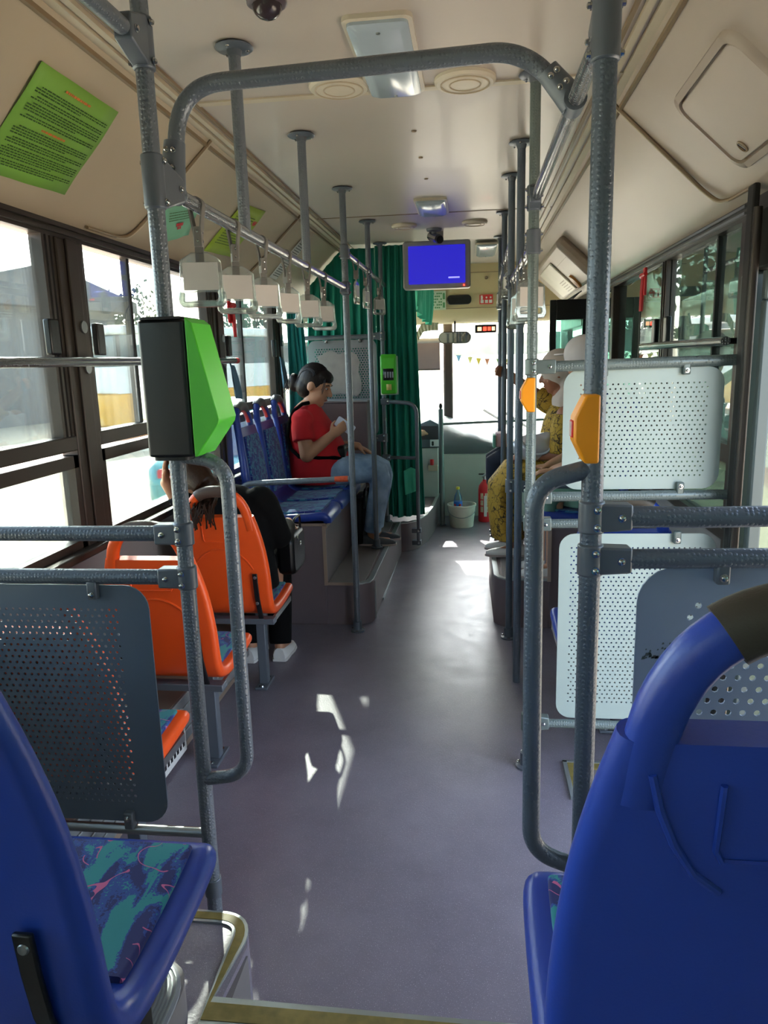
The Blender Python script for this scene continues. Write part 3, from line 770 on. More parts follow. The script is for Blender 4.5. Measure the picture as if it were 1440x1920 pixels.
# far right pole of the doorway (green-grey)
t = pole(.205, 2.62, .001, ZC, 'green-grey grab pole carrying the pale screens, small stop button on it', 'pole_green', .0175)
clamp(t, (.205, 2.62, 1.515), (1, 0, 0), 'clamp_green', ln=.08, h=.056); clamp(t, (.205, 2.62, 1.06), (1, 0, 0), 'clamp_green', ln=.075, h=.055); clamp(t, (.205, 2.62, .962), (1, 0, 0), 'clamp_green', ln=.075, h=.055)
clamp(t, (.205, 2.62, 2.062), (0, -1, 0), 'clamp', ln=.06, h=.08); clamp(t, (.205, 2.62, 1.925), (0, 1, 0), 'clamp', ln=.07, h=.08)
clamp(t, (.205, 2.62, .19), (1, 0, 0), 'clamp_green', ln=.08, h=.07)
# left aisle row
pole(PXL, 2.247, 1.93, ZC, 'short left ceiling pole, nearest the camera, ending on the strap rail', foot=False, group=None)
pole(PXL, 3.09, 1.93, ZC, 'short left ceiling pole, second from the camera, ending on the strap rail', foot=False)
t = pole(PXL, 4.03, .001, ZC, 'left aisle pole standing on the floor at the corner of the step', 'pole')
clamp(t, (PXL, 4.03, 1.935), (0, -1, 0), ln=.07, h=.07); clamp(t, (PXL, 4.03, 2.12), (0, 1, 0), ln=.07, h=.07)
t = pole(PXL, 4.97, .262, ZC, 'left aisle pole standing on the step by the feet of the woman in red', 'pole')
t = pole(-.70, 5.885, .24, ZC, 'left aisle pole at the driver partition with a green card reader', 'pole', .0165)
clamp(t, (-.70, 5.885, 1.742), (-1, 0, 0), ln=.08, h=.07); clamp(t, (-.70, 5.885, .94), (-1, 0, 0), ln=.08, h=.07)
# driver gate loop fixed to that pole
t = thing('gate_loop', 'grey tube gate loop in front of the green curtain', 'rail', (-.70, 5.80, .1))
g = G(); g.tube(fillet([(-.70, 5.86, 1.235), (-.435, 5.80, 1.215), (-.435, 5.80, .07)], .09, 8), .0155, 14); obj('loop_tube', g, M['pole'], t)
g = G(); g.tube([(-.70, 5.86, .785), (-.435, 5.80, .785)], .0135, 12); obj('mid_rail', g, M['pole'], t)
for z in (.09, .19):
    g = G(); g.box((-.49, 5.785, z - .018), (-.415, 5.85, z + .018)); o = obj('bracket', g, M['clamp'], t, bevel=.004); bolt(o, (-.435, 5.785, z), (0,-1,0))
for z in (1.232, .785):
    g = G(); g.box((-.722, 5.835, z - .025), (-.655, 5.868, z + .025)); o = obj('bracket', g, M['clamp'], t, bevel=.005); bolt(o, (-.665, 5.835, z), (0,-1,0))
# right aisle row
t = pole(PXR, 3.385, .001, ZC, 'right aisle pole directly behind the green-grey pole', 'pole_dark', foot=False)
t = pole(.20, 3.96, .001, ZC, 'right aisle pole standing on the floor at the corner of the right step', 'pole_dark')
clamp(t, (.20, 3.96, .87), (1, 0, 0), ln=.10, h=.075); clamp(t, (.20, 3.96, 1.925), (0, -1, 0), ln=.06, h=.07)
t = pole(.205, 4.91, .30, ZC, 'right aisle pole on the step, gripped by the passenger in yellow', 'pole_dark')
t = pole(.215, 5.86, .001, ZC, 'farthest right aisle pole near the windscreen', 'pole_dark', .016)
# rails
t = hrail([(PXL, 1.62, 1.935), (PXL, 4.03, 1.935)], 'near left dimpled strap rail with six hanging straps')
t = hrail([(PXL, 4.04, 2.12), (PXL, 5.86, 2.12)], 'far left strap rail leading to the driver partition')
collar(t, (PXL, 4.97, 2.12), (0, 1, 0))
t = hrail([(.212, 1.36, 2.062), (.21, 2.62, 2.062)], 'right dimpled rail between the two doorway poles')
t = hrail([(.21, 2.64, 1.925), (.203, 3.96, 1.925)], 'right strap rail just beyond the doorway')
t = hrail([(.203, 3.98, 2.13), (.213, 5.86, 2.13)], 'far right strap rail near the windscreen')
collar(t, (.206, 4.91, 2.13), (0, 1, 0))
t = hrail([(PXL, 1.58, 2.20), (PXL, -.6, 2.13)], 'upper left rail running back over the rear seats', 'pole')
# arch over the aisle
t = thing('arch_rail', 'grey arched bar crossing over the aisle below the ceiling', 'rail', (XC, 1.70, 2.1))
g = G(); g.tube(fillet([(PXL + .005, 1.70, 1.95), (PXL + .03, 1.71, 2.155), (PXR - .10, 1.69, 2.168), (PXR, 1.69, 2.055)], .15, 12), .0185, 18); obj('arch_tube', g, M['pole'], t)
for p, q in (((PXL, 1.70, 1.935), (PXL + .012, 1.705, 2.04)), ((PXR, 1.69, 2.062), (PXR - .055, 1.69, 2.125))):
    p = Vector(p); q = Vector(q); d = (q - p).normalized()
    g = G(); g.lathe([(.018, -.03), (.0235, -.03), (.0235, .03), (.018, .03)], p, (0,1,0), 18)
    g.tube([p, p + (q-p)*.4, q], [.030, .027, .0235], 16); o = obj('tee_clamp', g, M['clamp'], t, smooth=50)
    s = d.cross(Vector((0,1,0))).normalized()
    for k in (.45, .8):
        for sg in (1, -1): bolt(o, p + (q-p)*k + Vector((0, -.024, 0)) + s*.008*sg, (0,-1,0), .0045)
# cross bars with clamps: left pair, right pair, doorway set
hrail([(PXL - .055, 1.6, 1.168), (XL + .01, 1.6, 1.168)], 'upper slate bar from the near left pole to the window wall', 'pole_dark', .0185)
hrail([(PXL - .055, 1.6, 1.062), (XL + .01, 1.6, 1.062)], 'lower slate bar above the left perforated screen', 'pole_dark', .0185)
hrail([(.215 + .06, 1.345, 1.262), (.40, 1.36, 1.256), (.92, 1.37, 1.262)], 'upper slate bar from the near right pole to the wall', 'pole_dark', .0195)
hrail([(.215 + .06, 1.343, 1.182), (.92, 1.37, 1.182)], 'lower slate bar above the right blue-grey screen', 'pole_dark', .0185)
hrail([(.205 + .065, 2.62, 1.515), (.925, 2.64, 1.522)], 'green-grey bar along the top of the upper pale screen', 'pole_green', .0185)
hrail([(.205 + .07, 2.62, 1.06), (.925, 2.64, 1.062)], 'green-grey bar under the upper pale screen', 'pole_green', .0175)
hrail([(.205 + .07, 2.62, .962), (.925, 2.64, .962)], 'green-grey bar over the lower pale screen', 'pole_green', .0165)
hrail([(.205 + .06, 2.62, .185), (.925, 2.64, .175)], 'green-grey bar under the lower pale screen', 'pole_green', .0165)
t = hrail([(PXL - .02, 4.03, .905), (-1.33, 4.03, .88), (-1.36, 4.03, .70)], 'horizontal grey bar beside the blue bench seats, red sticker on its end', 'pole', .0165, fr=.09)
g = G(); g.tube([(PXL - .025, 4.03, .905), (PXL - .10, 4.03, .903)], .0172, 16); obj('red_sticker', g, mat('red_sticker', '#c9512f', .5, 0, .3, 60), t)
t = hrail([(.30, 3.96, .87), (.70, 3.96, .87)], 'dark bar beside the passenger in yellow', 'pole_dark', .0165)
t = hrail([(XL + .07, -.5, 1.575), (XL + .07, 4.20, 1.575)], 'dimpled window rail along the left wall')
for y in (1.06, 2.59, 4.13):
    g = G(); g.cyl((XL + .028, y, 1.575), (XL + .07, y, 1.575), .011, seg=12); obj('standoff', g, M['steel'], t)
g = G(); g.tube([(XL + .07, 4.19, 1.575), (XL + .07, 4.24, 1.575), (XL + .07, 4.25, 1.575)], [.0172, .0172, .010], 14); obj('red_cap', g, M['red'], t)
t = hrail([(XR - .06, 2.72, 1.585), (XR - .06, 4.0, 1.585)], 'dimpled window rail along the right windows')
for y in (2.735, 3.85):
    g = G(); g.cyl((XR - .02, y, 1.585), (XR - .06, y, 1.585), .011, seg=12); obj('standoff', g, M['black'], t)
hrail([(-1.42, 5.885, 1.762), (-1.36, 5.885, 1.742), (-.78, 5.885, 1.742)], 'grey bar over the driver partition screen', 'pole', .0175)
hrail([(-1.30, 5.885, .935), (-.78, 5.885, .935)], 'grey bar under the driver partition screen', 'pole', .0155)
# driver barrier at the front
t = thing('barrier_post', 'thin grey post and rail in front of the dashboard', 'rail', (-.285, 6.85, 0))
g = G(); g.tube([(-.282, 6.85, .001), (-.29, 6.86, 1.10)], .023, 12); obj('post', g, M['pole_green'], t)
g = G(); g.ell((-.29, 6.86, 1.125), (.017, .017, .03)); obj('post_cap', g, M['black'], t)
g = G(); g.tube([(-.29, 6.86, .96), (.85, 7.05, .975)], .012, 12); obj('rail_tube', g, M['pole_green'], t)
g = G(); g.box((-.31, 6.83, .001), (-.25, 6.87, .012)); obj('foot_plate', g, M['clamp'], t)

# ================================================================== PERFORATED SCREENS
def perforated(name, o, ux, uz, W, Hh, rad, mrg, pit, hr, material, parent, th=.004, diamond=False):
    """sheet W x Hh in the plane (ux, uz), staggered lattice of real holes"""
    o = Vector(o); ux = Vector(ux).normalized(); uz = Vector(uz).normalized(); n = ux.cross(uz).normalized()
    l, r_, b, tp = mrg
    cols = int((W - l - r_) / pit); rows = int((Hh - b - tp) / (pit * .866)); ph = (Hh - b - tp) / rows; pw = (W - l - r_) / (cols + .5)
    V2 = []; F2 = []; W2 = []
    K = 8
    for j in range(rows):
        z0 = b + j*ph; z1 = z0 + ph; off = pw*.5 if j % 2 else 0
        xa = l; xb = l + off
        fills = []
        if off: fills.append((xa, xb))
        else: fills.append((l + cols*pw, W - r_))
        for fa, fb in fills:
            i = len(V2); V2 += [(fa, z0), (fb, z0), (fb, z1), (fa, z1)]; F2.append((i, i+1, i+2, i+3))
        for k in range(cols):
            x0 = l + off + k*pw; x1 = x0 + pw; cx = (x0+x1)/2; cz = (z0+z1)/2
            i = len(V2)
            V2 += [(x1, cz), (x1, z1), (cx, z1), (x0, z1), (x0, cz), (x0, z0), (cx, z0), (x1, z0)]
            for q in range(K):
                a = 2*PI*q/K; V2.append((cx + hr*math.cos(a), cz + hr*math.sin(a)))
            for q in range(K):
                q2 = (q+1) % K
                F2.append((i+q, i+q2, i+8+q2, i+8+q)); W2.append((i+8+q, i+8+q2))
    # margin ring
    outer = rrect(0, W, 0, Hh, rad, 6); N = len(outer)
    inn = []
    for (x, z) in outer: inn.append((min(max(x, l), W - r_), min(max(z, b), Hh - tp)))
    i = len(V2); V2 += outer + inn
    for q in range(N):
        q2 = (q+1) % N
        F2.append((i+q, i+q2, i+N+q2, i+N+q)); W2.append((i+q2, i+q))
    g = G(); nv = len(V2)
    vs = [o + ux*x + uz*z + n*th/2 for x, z in V2] + [o + ux*x + uz*z - n*th/2 for x, z in V2]
    fs = [f for f in F2] + [tuple(nv + q for q in reversed(f)) for f in F2] + [(a, a + nv, c + nv, c) for a, c in W2]
    g.add(vs, fs)
    me_o = obj(name, g, material, parent, smooth=0); return me_o
def clip_at(parent, p, up=1, m='clamp'):
    p = Vector(p); g = G(); g.box(p + Vector((-.012, -.014, -.018*up)), p + Vector((.012, .012, .028*up)))
    o = obj('screen_clip', g, M[m], parent, bevel=.004); bolt(o, p + Vector((0, -.014, -.004*up)), (0,-1,0), .0055)

t = thing('perforated_screen', 'slate perforated screen behind the left blue seat', 'screen', (-1.08, 1.6, .40))
perforated('sheet', (-1.405, 1.602, .405), (1,0,.0), (0,0,1), .632, .635, .06, (.05, .075, .05, .055), .0175, .0038, M['panel_dark'], t)
for x in (-.905, -1.25): clip_at(t, (x, 1.596, 1.025)); clip_at(t, (x + .03, 1.596, .42), -1)
g = G(); g.tube([(-1.42, 1.602, .382), (-.68, 1.602, .382)], .013, 12); obj('support_bar', g, M['steel'], t)
t = thing('perforated_screen', 'blue-grey perforated screen with large holes behind the right blue seat', 'screen', (.62, 1.36, .5))
perforated('sheet', (.306, 1.36, .42), (1,.02,0), (0,0,1), .60, .742, .07, (.085, .05, .06, .062), .027, .0062, M['panel_blue'], t)
clip_at(t, (.452, 1.352, 1.152)); clip_at(t, (.78, 1.358, 1.152))
g = G()
rnd = random.Random(4)
for k in range(26):
    cx, cz = (.332, .99) if k < 16 else (.366, 1.005)
    x = cx + rnd.gauss(0, .009); z = cz + rnd.gauss(0, .006); q = rnd.uniform(.0015, .004)
    g.add([(x - q, 1.3578, z - q), (x + q, 1.3578, z - q*.6), (x + q*.8, 1.3578, z + q), (x - q*.5, 1.3578, z + q*.8)], [(0,1,2,3)])
s_ = obj('scuff_marks', g, mat('dark_scuff', '#4c5758', .6), t, smooth=0); s_['kind'] = 'stuff'
t = thing('perforated_screen', 'upper pale green perforated screen beyond the doorway', 'screen', (.59, 2.62, 1.08))
perforated('sheet', (.316, 2.64, 1.082), (1,.01,0), (0,0,1), .535, .42, .055, (.05, .045, .04, .045), .0178, .0034, M['panel_pale'], t)
for x in (.66,): clip_at(t, (x + .06, 2.632, 1.495), 1, 'clamp_green'); clip_at(t, (x + .06, 2.632, 1.09), -1, 'clamp_green')
clip_at(t, (.45, 2.632, 1.495), 1, 'clamp_green')
t = thing('perforated_screen', 'lower pale green perforated screen beyond the doorway', 'screen', (.59, 2.62, .2))
perforated('sheet', (.313, 2.64, .20), (1,.01,0), (0,0,1), .545, .72, .055, (.035, .035, .06, .045), .0178, .0034, M['panel_pale'], t)
clip_at(t, (.72, 2.632, .905), 1, 'clamp_green'); clip_at(t, (.72, 2.632, .21), -1, 'clamp_green'); clip_at(t, (.44, 2.632, .21), -1, 'clamp_green')
t = thing('perforated_screen', 'grey perforated driver partition with torn poster remains', 'screen', (-1.03, 5.885, .95))
perforated('sheet', (-1.305, 5.90, .955), (1,0,0), (0,0,1), .555, .765, .06, (.05, .05, .05, .06), .021, .0058, M['panel_grey'], t)
g = G(); rnd = random.Random(3); pts = []
for k in range(28):
    a = 2*PI*k/28; pts.append((-1.055 + (.165 + rnd.uniform(-.02, .02))*max(-1, min(1, 1.3*math.cos(a))), 1.46 + (.165 + rnd.uniform(-.02, .02))*max(-1, min(1, 1.3*math.sin(a)))))
g.prism(pts, 5.893, 5.8975, 'y'); obj('torn_poster', g, mat('torn_paper', '#a7a09e', .8, 0, .12, 12), t)
for x in (-1.15, -.88): clip_at(t, (x, 5.892, 1.715))
g = G(); g.box((-1.42, 5.905, .28), (-.74, 5.93, .93)); obj('lower_board', g, M['plinth'], t)
t = thing('seat_back_box', 'dark mauve box behind the woman in red, beside the partition', 'box', (-1.1, 5.7, .9))
g = G(); g.box((-1.30, 5.62, .62), (-.80, 5.86, 1.245)); obj('case', g, M['plinth'], t, bevel=.012)
g = G(); g.box((-1.305, 5.612, 1.246), (-.795, 5.865, 1.258)); obj('edge_strip', g, M['panel_grey'], t)

# ================================================================== HANGING STRAPS
def strap(label=None, group=None):
    """origin at the rail axis, rail along Y; the handle hangs to z = -.235, its face looking along -Y"""
    t = thing('hanging_strap', label, 'strap', (0,0,0), group)
    g = G()
    for q in range(2):
        pts = []
        for k in range(13):
            a = PI*k/12; pts.append((.0185*math.cos(a), .0185*math.sin(a)))
    ring = [(.0175*math.cos(a), .0175*math.sin(a)) for a in [PI*k/12 - .0 for k in range(13)]]
    path = [(.006, -.075)] + [(p[0], p[1]) for p in ring] + [(-.006, -.075)]
    th = .0022
    secs = []
    for i, p in enumerate(path):
        a = Vector(path[max(0, i-1)]); b = Vector(path[min(len(path)-1, i+1)]); tt = (b-a).normalized(); nn = Vector((-tt.y, tt.x))
        u_, v_ = Vector(p) + nn*th, Vector(p) - nn*th
        secs.append([(u_.x, -.0115, u_.y), (u_.x, .0115, u_.y), (v_.x, .0115, v_.y), (v_.x, -.0115, v_.y)])
    g.loft(secs); obj('strap_loop', g, M['web'], t)
    g = G(); g.box((-.010, -.0135, -.098), (.010, .0135, -.05)); bk = obj('buckle', g, M['web'], t, bevel=.002)
    for z in (-.062, -.084):
        g = G(); g.lathe([(.0001, 0), (.004, 0), (.003, .002), (.0001, .0025)], (.010, 0, z), (1,0,0), 8); obj('rivet', g, M['chrome'], bk)
        g = G(); g.lathe([(.0001, 0), (.004, 0), (.003, .002), (.0001, .0025)], (0, -.0135, z), (0,-1,0), 8); obj('rivet', g, M['chrome'], bk)
    g = G(); g.box((-.0105, -.0035, -.135), (.0105, .0035, -.098)); obj('strap_tail', g, M['web'], t)
    # clear handle: peaked card holder with a grip ring below
    out = [(-.020, -.110), (.020, -.110), (.050, -.128), (.053, -.195), (.058, -.222), (.050, -.240), (-.050, -.240), (-.058, -.222), (-.053, -.195), (-.050, -.128)]
    inn = [(-.004, -.2045), (.004, -.2045), (.034, -.2045), (.038, -.2055), (.041, -.216), (.036, -.224), (-.036, -.224), (-.041, -.216), (-.038, -.2055), (-.034, -.2045)]
    g = G(); d = .0065
    ringo = lambda P, y: [(x, y, z) for x, z in P]
    g.loft([ringo(out, -d), ringo(out, d), ringo(inn, d), ringo(inn, -d)], closed=True)
    h = obj('clear_handle', g, M['clear'], t, bevel=.003)
    g = G(); g.tube(fillet([(-.050, 0, -.205), (-.053, 0, -.234), (.053, 0, -.234), (.050, 0, -.205)], .02, 5), .0075, 10); obj('grip_bar', g, M['clear'], h)
    g = G(); g.box((-.043, -.0085, -.200), (.043, -.007, -.134)); obj('card', g, M['card'], h)
    return t
def strap_at(loc, rz, label, group):
    r = dup(s0, loc, 0, label, group)
    for ch in r.children:
        if not ch.name.startswith('strap_loop'): ch.rotation_euler = (0, 0, math.radians(rz))
    return r
s0 = strap('nearest hanging strap on the left rail, its clear holder glowing against the window', 'hanging straps on the left rail')
s0.location = (PXL, 1.845, 1.935)
for k, (y, rz) in enumerate(((2.13, 28), (2.42, 35), (2.74, 52), (3.07, 22), (3.41, 30))):
    strap_at((PXL, y, 1.935), rz, ['second', 'third', 'fourth', 'fifth', 'sixth'][k] + ' hanging strap from the camera on the near left rail', 'hanging straps on the left rail')
for k, (y, rz) in enumerate(((4.42, 86), (4.82, 80), (5.50, 50))):
    strap_at((PXL, y, 2.12), rz, ['first', 'second', 'last'][k] + ' strap on the far left rail, before the green curtain', 'hanging straps on the far left rail')
for k, (y, rz) in enumerate(((2.96, -50), (3.22, -38), (3.52, 55), (3.75, 48))):
    strap_at((.207, y, 1.925), rz, ['nearest', 'second', 'third', 'farthest'][k] + ' strap on the right rail just beyond the doorway', 'hanging straps on the right rail')
for k, (y, rz) in enumerate(((4.35, -60), (4.62, 60), (5.2, 60), (5.5, -60))):
    strap_at((.207, y, 2.13), rz, ['nearest', 'second', 'third', 'farthest'][k] + ' strap on the far right rail near the windscreen', 'hanging straps on the far right rail')
strap_at((.207, 2.74, 1.925), 18, 'strap on the right rail touching the green-grey pole', 'hanging straps on the right rail')
for ch in s0.children:
    if not ch.name.startswith('strap_loop'): ch.rotation_euler = (0, 0, math.radians(12))

# ================================================================== CEILING FITTINGS
def lamp(x0, x1, y0, y1, label, sk=0):
    t = thing('ceiling_lamp', label, 'lamp', ((x0+x1)/2, (y0+y1)/2, ZC))
    g = G(); A = rrect(x0 - .012, x1 + .012, y0 - .012, y1 + .012, .025, 4); B = rrect(x0, x1, y0, y1, .02, 4)
    g.loft([[(x, y, ZC) for x, y in A], [(x, y, ZC - .012) for x, y in A], [(x, y, ZC - .014) for x, y in B], [(x, y, ZC) for x, y in B]], closed=True)
    obj('lamp_frame', g, M['cream'], t)
    C = rrect(x0 + .02, x1 - .02, y0 + .02, y1 - .02, .015, 4)
    g = G(); g.loft([[(x, y, ZC - .002) for x, y in B], [(x, y, ZC - .022) for x, y in B], [(x, y, ZC - .032) for x, y in C]]); o = obj('diffuser', g, M['lens'], t, smooth=30)
    for y in (y0 + .035, y1 - .035):
        g = G(); g.lathe([(.0001, 0), (.006, 0), (.005, .003), (.0001, .003)], ((x0+x1)/2, y, ZC - .032), (0,0,-1), 10); obj('screw', g, M['steel'], o)
    return t
lamp(-.33, -.165, 2.13, 2.68, 'long frosted ceiling lamp above the arched bar')
lamp(-.315, -.15, 4.40, 4.80, 'smaller frosted ceiling lamp in front of the monitor')
lamp(.04, .20, 6.15, 6.75, 'frosted ceiling lamp right of the monitor')
def vent(x, y, label, r=.085):
    t = thing('roof_vent', label, 'vent', (x, y, ZC))
    g = G(); g.lathe([(.0001, -.0005), (r, -.0005), (r, -.010), (r*.92, -.018), (.0001, -.022)], (x, y, ZC), (0,0,1), 32); o = obj('vent_disc', g, M['cream'], t)
    for q in (.78, .5):
        g = G(); g.tube([(x + r*q*math.cos(2*PI*k/28), y + r*q*math.sin(2*PI*k/28), ZC - .0195 - .002*(.78 - q)) for k in range(28)], .0028, 6, closed=True); obj('vent_groove', g, M['cove'], o)
vent(-.02, 2.63, 'round ceiling vent right of the long lamp', .10); vent(-.43, 2.60, 'round ceiling vent left of the long lamp', .10)
vent(.02, 5.2, 'round ceiling vent right of the monitor bracket'); vent(-.45, 5.2, 'round ceiling vent left of the monitor bracket')
t = thing('dome_camera', 'dark dome camera on the ceiling at the top edge', 'camera', (-.50, 1.98, ZC))
g = G(); g.lathe([(.0001, 0), (.05, 0), (.05, -.02), (.042, -.024), (.0001, -.024)], (-.50, 1.98, ZC - .0005), (0,0,1), 24); obj('base', g, mat('mauve_plastic', '#5d4e52', .35), t)
g = G(); g.ell((-.50, 1.98, ZC - .022), (.038, .038, .034)); obj('dome', g, mat('dark_dome', '#3a3034', .15), t)
for y in (3.15, 3.545, 3.945):
    g = G(); g.lathe([(.0001, 0), (.011, 0), (.008, -.004), (.0001, -.005)], (-.226, y, ZC - .0005), (0,0,1), 12); o = obj('ceiling_screw', g, M['trimd'])
    tag(o, {3.15: 'nearest', 3.545: 'middle', 3.945: 'farthest'}[y] + ' small round plug in the line on the ceiling', 'plug', 'ceiling plugs')
# monitor with camera bracket
t = thing('monitor', 'grey monitor with a blue screen hanging from the ceiling', 'monitor', (-.25, 5.5, 2.2))
g = G(); A = rrect(-.488, -.008, 2.045, 2.372, .02, 4); g.prism(A, 5.46, 5.55, 'y'); obj('case', g, M['monitor'], t, bevel=.008)
g = G(); g.prism(rrect(-.448, -.045, 2.078, 2.338, .008, 3), 5.452, 5.459, 'y'); obj('screen', g, M['screen'], t)
g = G(); g.prism(rrect(-.165, -.085, 2.112, 2.122, .003, 2), 5.449, 5.4515, 'y'); obj('caption', g, mat('screen_caption', '#8f8fd8', .4, emit='#8888ff', estr=.4, var=0), t)
g = G(); g.box((-.30, 5.50, 2.372), (-.20, 5.54, 2.437)); obj('hanger', g, M['monitor'], t)
g = G(); g.ell((-.055, 5.451, 2.062), (.006, .004, .006)); obj('power_light', g, M['led'], t)
t = thing('bullet_camera', 'small dark camera on a bracket above the monitor', 'camera', (-.26, 5.40, 2.44))
g = G(); g.lathe([(.0001, 0), (.055, 0), (.05, -.015), (.018, -.02), (.016, -.045), (.0001, -.045)], (-.26, 5.40, ZC - .0005), (0,0,1), 20); obj('base', g, M['clamp'], t)
g = G(); g.cyl((-.285, 5.45, 2.40), (-.225, 5.33, 2.36), .030, seg=16); obj('body', g, M['chrome'], t)
g = G(); g.cyl((-.225, 5.33, 2.36), (-.215, 5.31, 2.352), .026, seg=16); obj('lens', g, M['black'], t)
# right cove access hatches
def hatch(c_s, c_y, hs, hy, rot, label, locks=True):
    t = thing('access_hatch', label, 'hatch', on_cove(1, c_s, c_y))
    def P(a, b, h):
        ca, sa = math.cos(rot), math.sin(rot)
        return on_cove(1, c_s + (a*ca - b*sa), c_y + (a*sa + b*ca), h)
    A = rrect(-hs - .03, hs + .03, -hy - .03, hy + .03, .06, 6); B = rrect(-hs - .004, hs + .004, -hy - .004, hy + .004, .045, 6); Cc = rrect(-hs + .003, hs - .003, -hy + .003, hy - .003, .04, 6)
    g = G(); g.loft([[P(a, b, -.004) for a, b in A], [P(a*.97, b*.97, .013) for a, b in A], [P(a, b, .016) for a, b in B], [P(a, b, -.002) for a, b in B]], closed=True); obj('hatch_surround', g, M['cove_r'], t, smooth=60)
    g = G(); g.loft([[P(a, b, -.002) for a, b in B], [P(a, b, .0015) for a, b in B]]); obj('shadow_gap', g, M['trimd'], t)
    g = G(); g.loft([[P(a, b, .0016) for a, b in Cc], [P(a, b, .012) for a, b in Cc]]); dr_ = obj('hatch_door', g, M['cove_r'], t, bevel=.003)
    if locks:
        for b in (-hy*.48, hy*.55):
            c = P(-hs*.72, b, .0125); n = (P(0,0,1) - P(0,0,0)).normalized()
            g = G(); g.lathe([(.0001, 0), (.021, 0), (.021, .003), (.017, .0035), (.0165, .001), (.0001, .001)], c, n, 18); lk = obj('lock', g, M['trimd'], dr_)
            g = G(); s1 = (P(.014, .004, 0) - P(0,0,0)); g.tube([c + n*.002 - s1, c + n*.002 + s1], .0035, 6); obj('lock_slot', g, M['chrome'], lk)
hatch(.235, 2.33, .130, .245, .02, 'beige access hatch with two locks in the right cove')
hatch(.235, 1.62, .130, .22, .02, 'second hatch in the right cove, mostly out of frame', False)
t = thing('cove_cabinet', 'beige cabinet with louvres on the right cove near the windscreen', 'cabinet', on_cove(1, .2, 5.95))
def slab(s0, s1, y0, y1, h0, h1): return [[on_cove(1, a, b, h) for a, b in ((s0, y0), (s1, y0), (s1, y1), (s0, y1))] for h in (h0, h1)]
g = G(); g.loft(slab(.06, .42, 5.25, 7.05, -.005, .085)); cb_ = obj('case', g, M['cove_r'], t, bevel=.03)
g = G(); g.loft(slab(.08, .36, 5.9, 6.7, .0855, .10)); lid = obj('lid', g, M['cream'], t, bevel=.01)
for k in range(5):
    g = G(); g.loft(slab(.10 + .022*k, .106 + .022*k, 6.0, 6.25, .1005, .102)); obj('louvre', g, M['trimd'], lid)
g = G(); c = on_cove(1, .13, 5.72, .086); n = (on_cove(1, .1, 5, 1) - on_cove(1, .1, 5, 0)); g.lathe([(.0001, 0), (.06, 0), (.06, .015), (.045, .02), (.0001, .02)], c, n, 24); obj('amber_lens', g, mat('amber_lens', '#b5772a', .3), t)
g = G(); g.loft(slab(.30, .303, 5.3, 6.9, .0855, .087)); obj('joint_line', g, M['trimd'], cb_)
t = thing('loose_cable', 'thin dark cable hanging across the front header, right side', 'cable', (.45, 7.5, 2.3))
g = G(); g.tube(fillet([(.36, 7.50, 2.38), (.52, 7.50, 2.30), (.66, 7.50, 2.15), (.70, 7.50, 2.0)], .1, 6), .005, 8); obj('cable', g, M['black'], t)
t = thing('wire_bundle', 'tangle of loose wires above the front door', 'cable', (.86, 6.6, 2.05))
rnd = random.Random(8)
for k in range(5):
    y = 6.3 + .09*k; g = G(); g.tube(fillet([(.88, y, 2.06), (.80 + rnd.uniform(-.02,.02), y + .05, 2.0), (.84, y + .1, 1.985)], .03, 4), .005, 6); obj('wire', g, M['black'], t)

# ================================================================== POSTERS
def sheet(label, quad, material, cat='poster', name='poster'):
    """paper on the left cove: quad = four (s, y) corners; returns thing and a mapper"""
    t = thing(name, label, cat, on_cove(-1, sum(q[0] for q in quad)/4, sum(q[1] for q in quad)/4))
    def P(u, v, h):
        a, b, c, d = [Vector(q) for q in quad]
        p = a*(1-u)*(1-v) + b*u*(1-v) + c*u*v + d*(1-u)*v
        return on_cove(-1, p.x, p.y, h + .006)
    g = G(); N = 6
    vs = [P(i/N, j/N, .0012 + .002*math.sin(i*1.9 + j*1.3)) for j in range(N+1) for i in range(N+1)]
    g.add(vs, [(j*(N+1)+i, j*(N+1)+i+1, (j+1)*(N+1)+i+1, (j+1)*(N+1)+i) for j in range(N) for i in range(N)])
    obj('paper_sheet', g, material, t, solid=.0012)
    return t, P
def lines(t, P, rows, material, name='printed_lines', h=.0052):
    g = G()
    for v, u0, u1, hh in rows:
        u = u0
        while u < u1:
            w_ = min(u1 - u, random.uniform(.012, .05))
            g.add([P(u, v, h), P(u + w_, v, h), P(u + w_, v + hh, h), P(u, v + hh, h)], [(0,1,2,3)]); u += w_ + .007
    o = obj(name, g, material, t, smooth=0); o['kind'] = 'stuff'
# corners: (s,y) top-left, top-right, bottom-right, bottom-left as read
t, P = sheet('large lime green notice with printed paragraphs on the left cove', [(.423, 2.0), (.427, 2.425), (.10, 2.475), (.075, 2.05)], M['poster_g'])
rows = []; v = .16
random.seed(5)
for blk in (3, 2, 4, 2, 0, 4, 3, 5, 3):
    for k in range(blk):
        rows.append((v, .07 if k else .12, .95 if (k < blk - 1 or blk < 3) else random.uniform(.3, .8), .012)); v += .0235
    v += .012 if blk else .05
lines(t, P, [r for r in rows if r[0] < .95], M['ink'])
lines(t, P, [(.085, .34, .66, .022), (.475, .34, .62, .02)], M['ink_o'], 'orange_headings')
t, P = sheet('mint green leaflet behind the near left pole', [(.22, 3.10), (.315, 3.36), (.145, 3.50), (.06, 3.34), ][0:4], M['poster_t'], 'leaflet', 'leaflet')
lines(t, P, [(.2 + .07*k, .15, .85, .02) for k in range(4)], M['ink']); lines(t, P, [(.52, .40, .62, .09), (.62, .45, .58, .08)], M['ink_r'], 'red_mark')
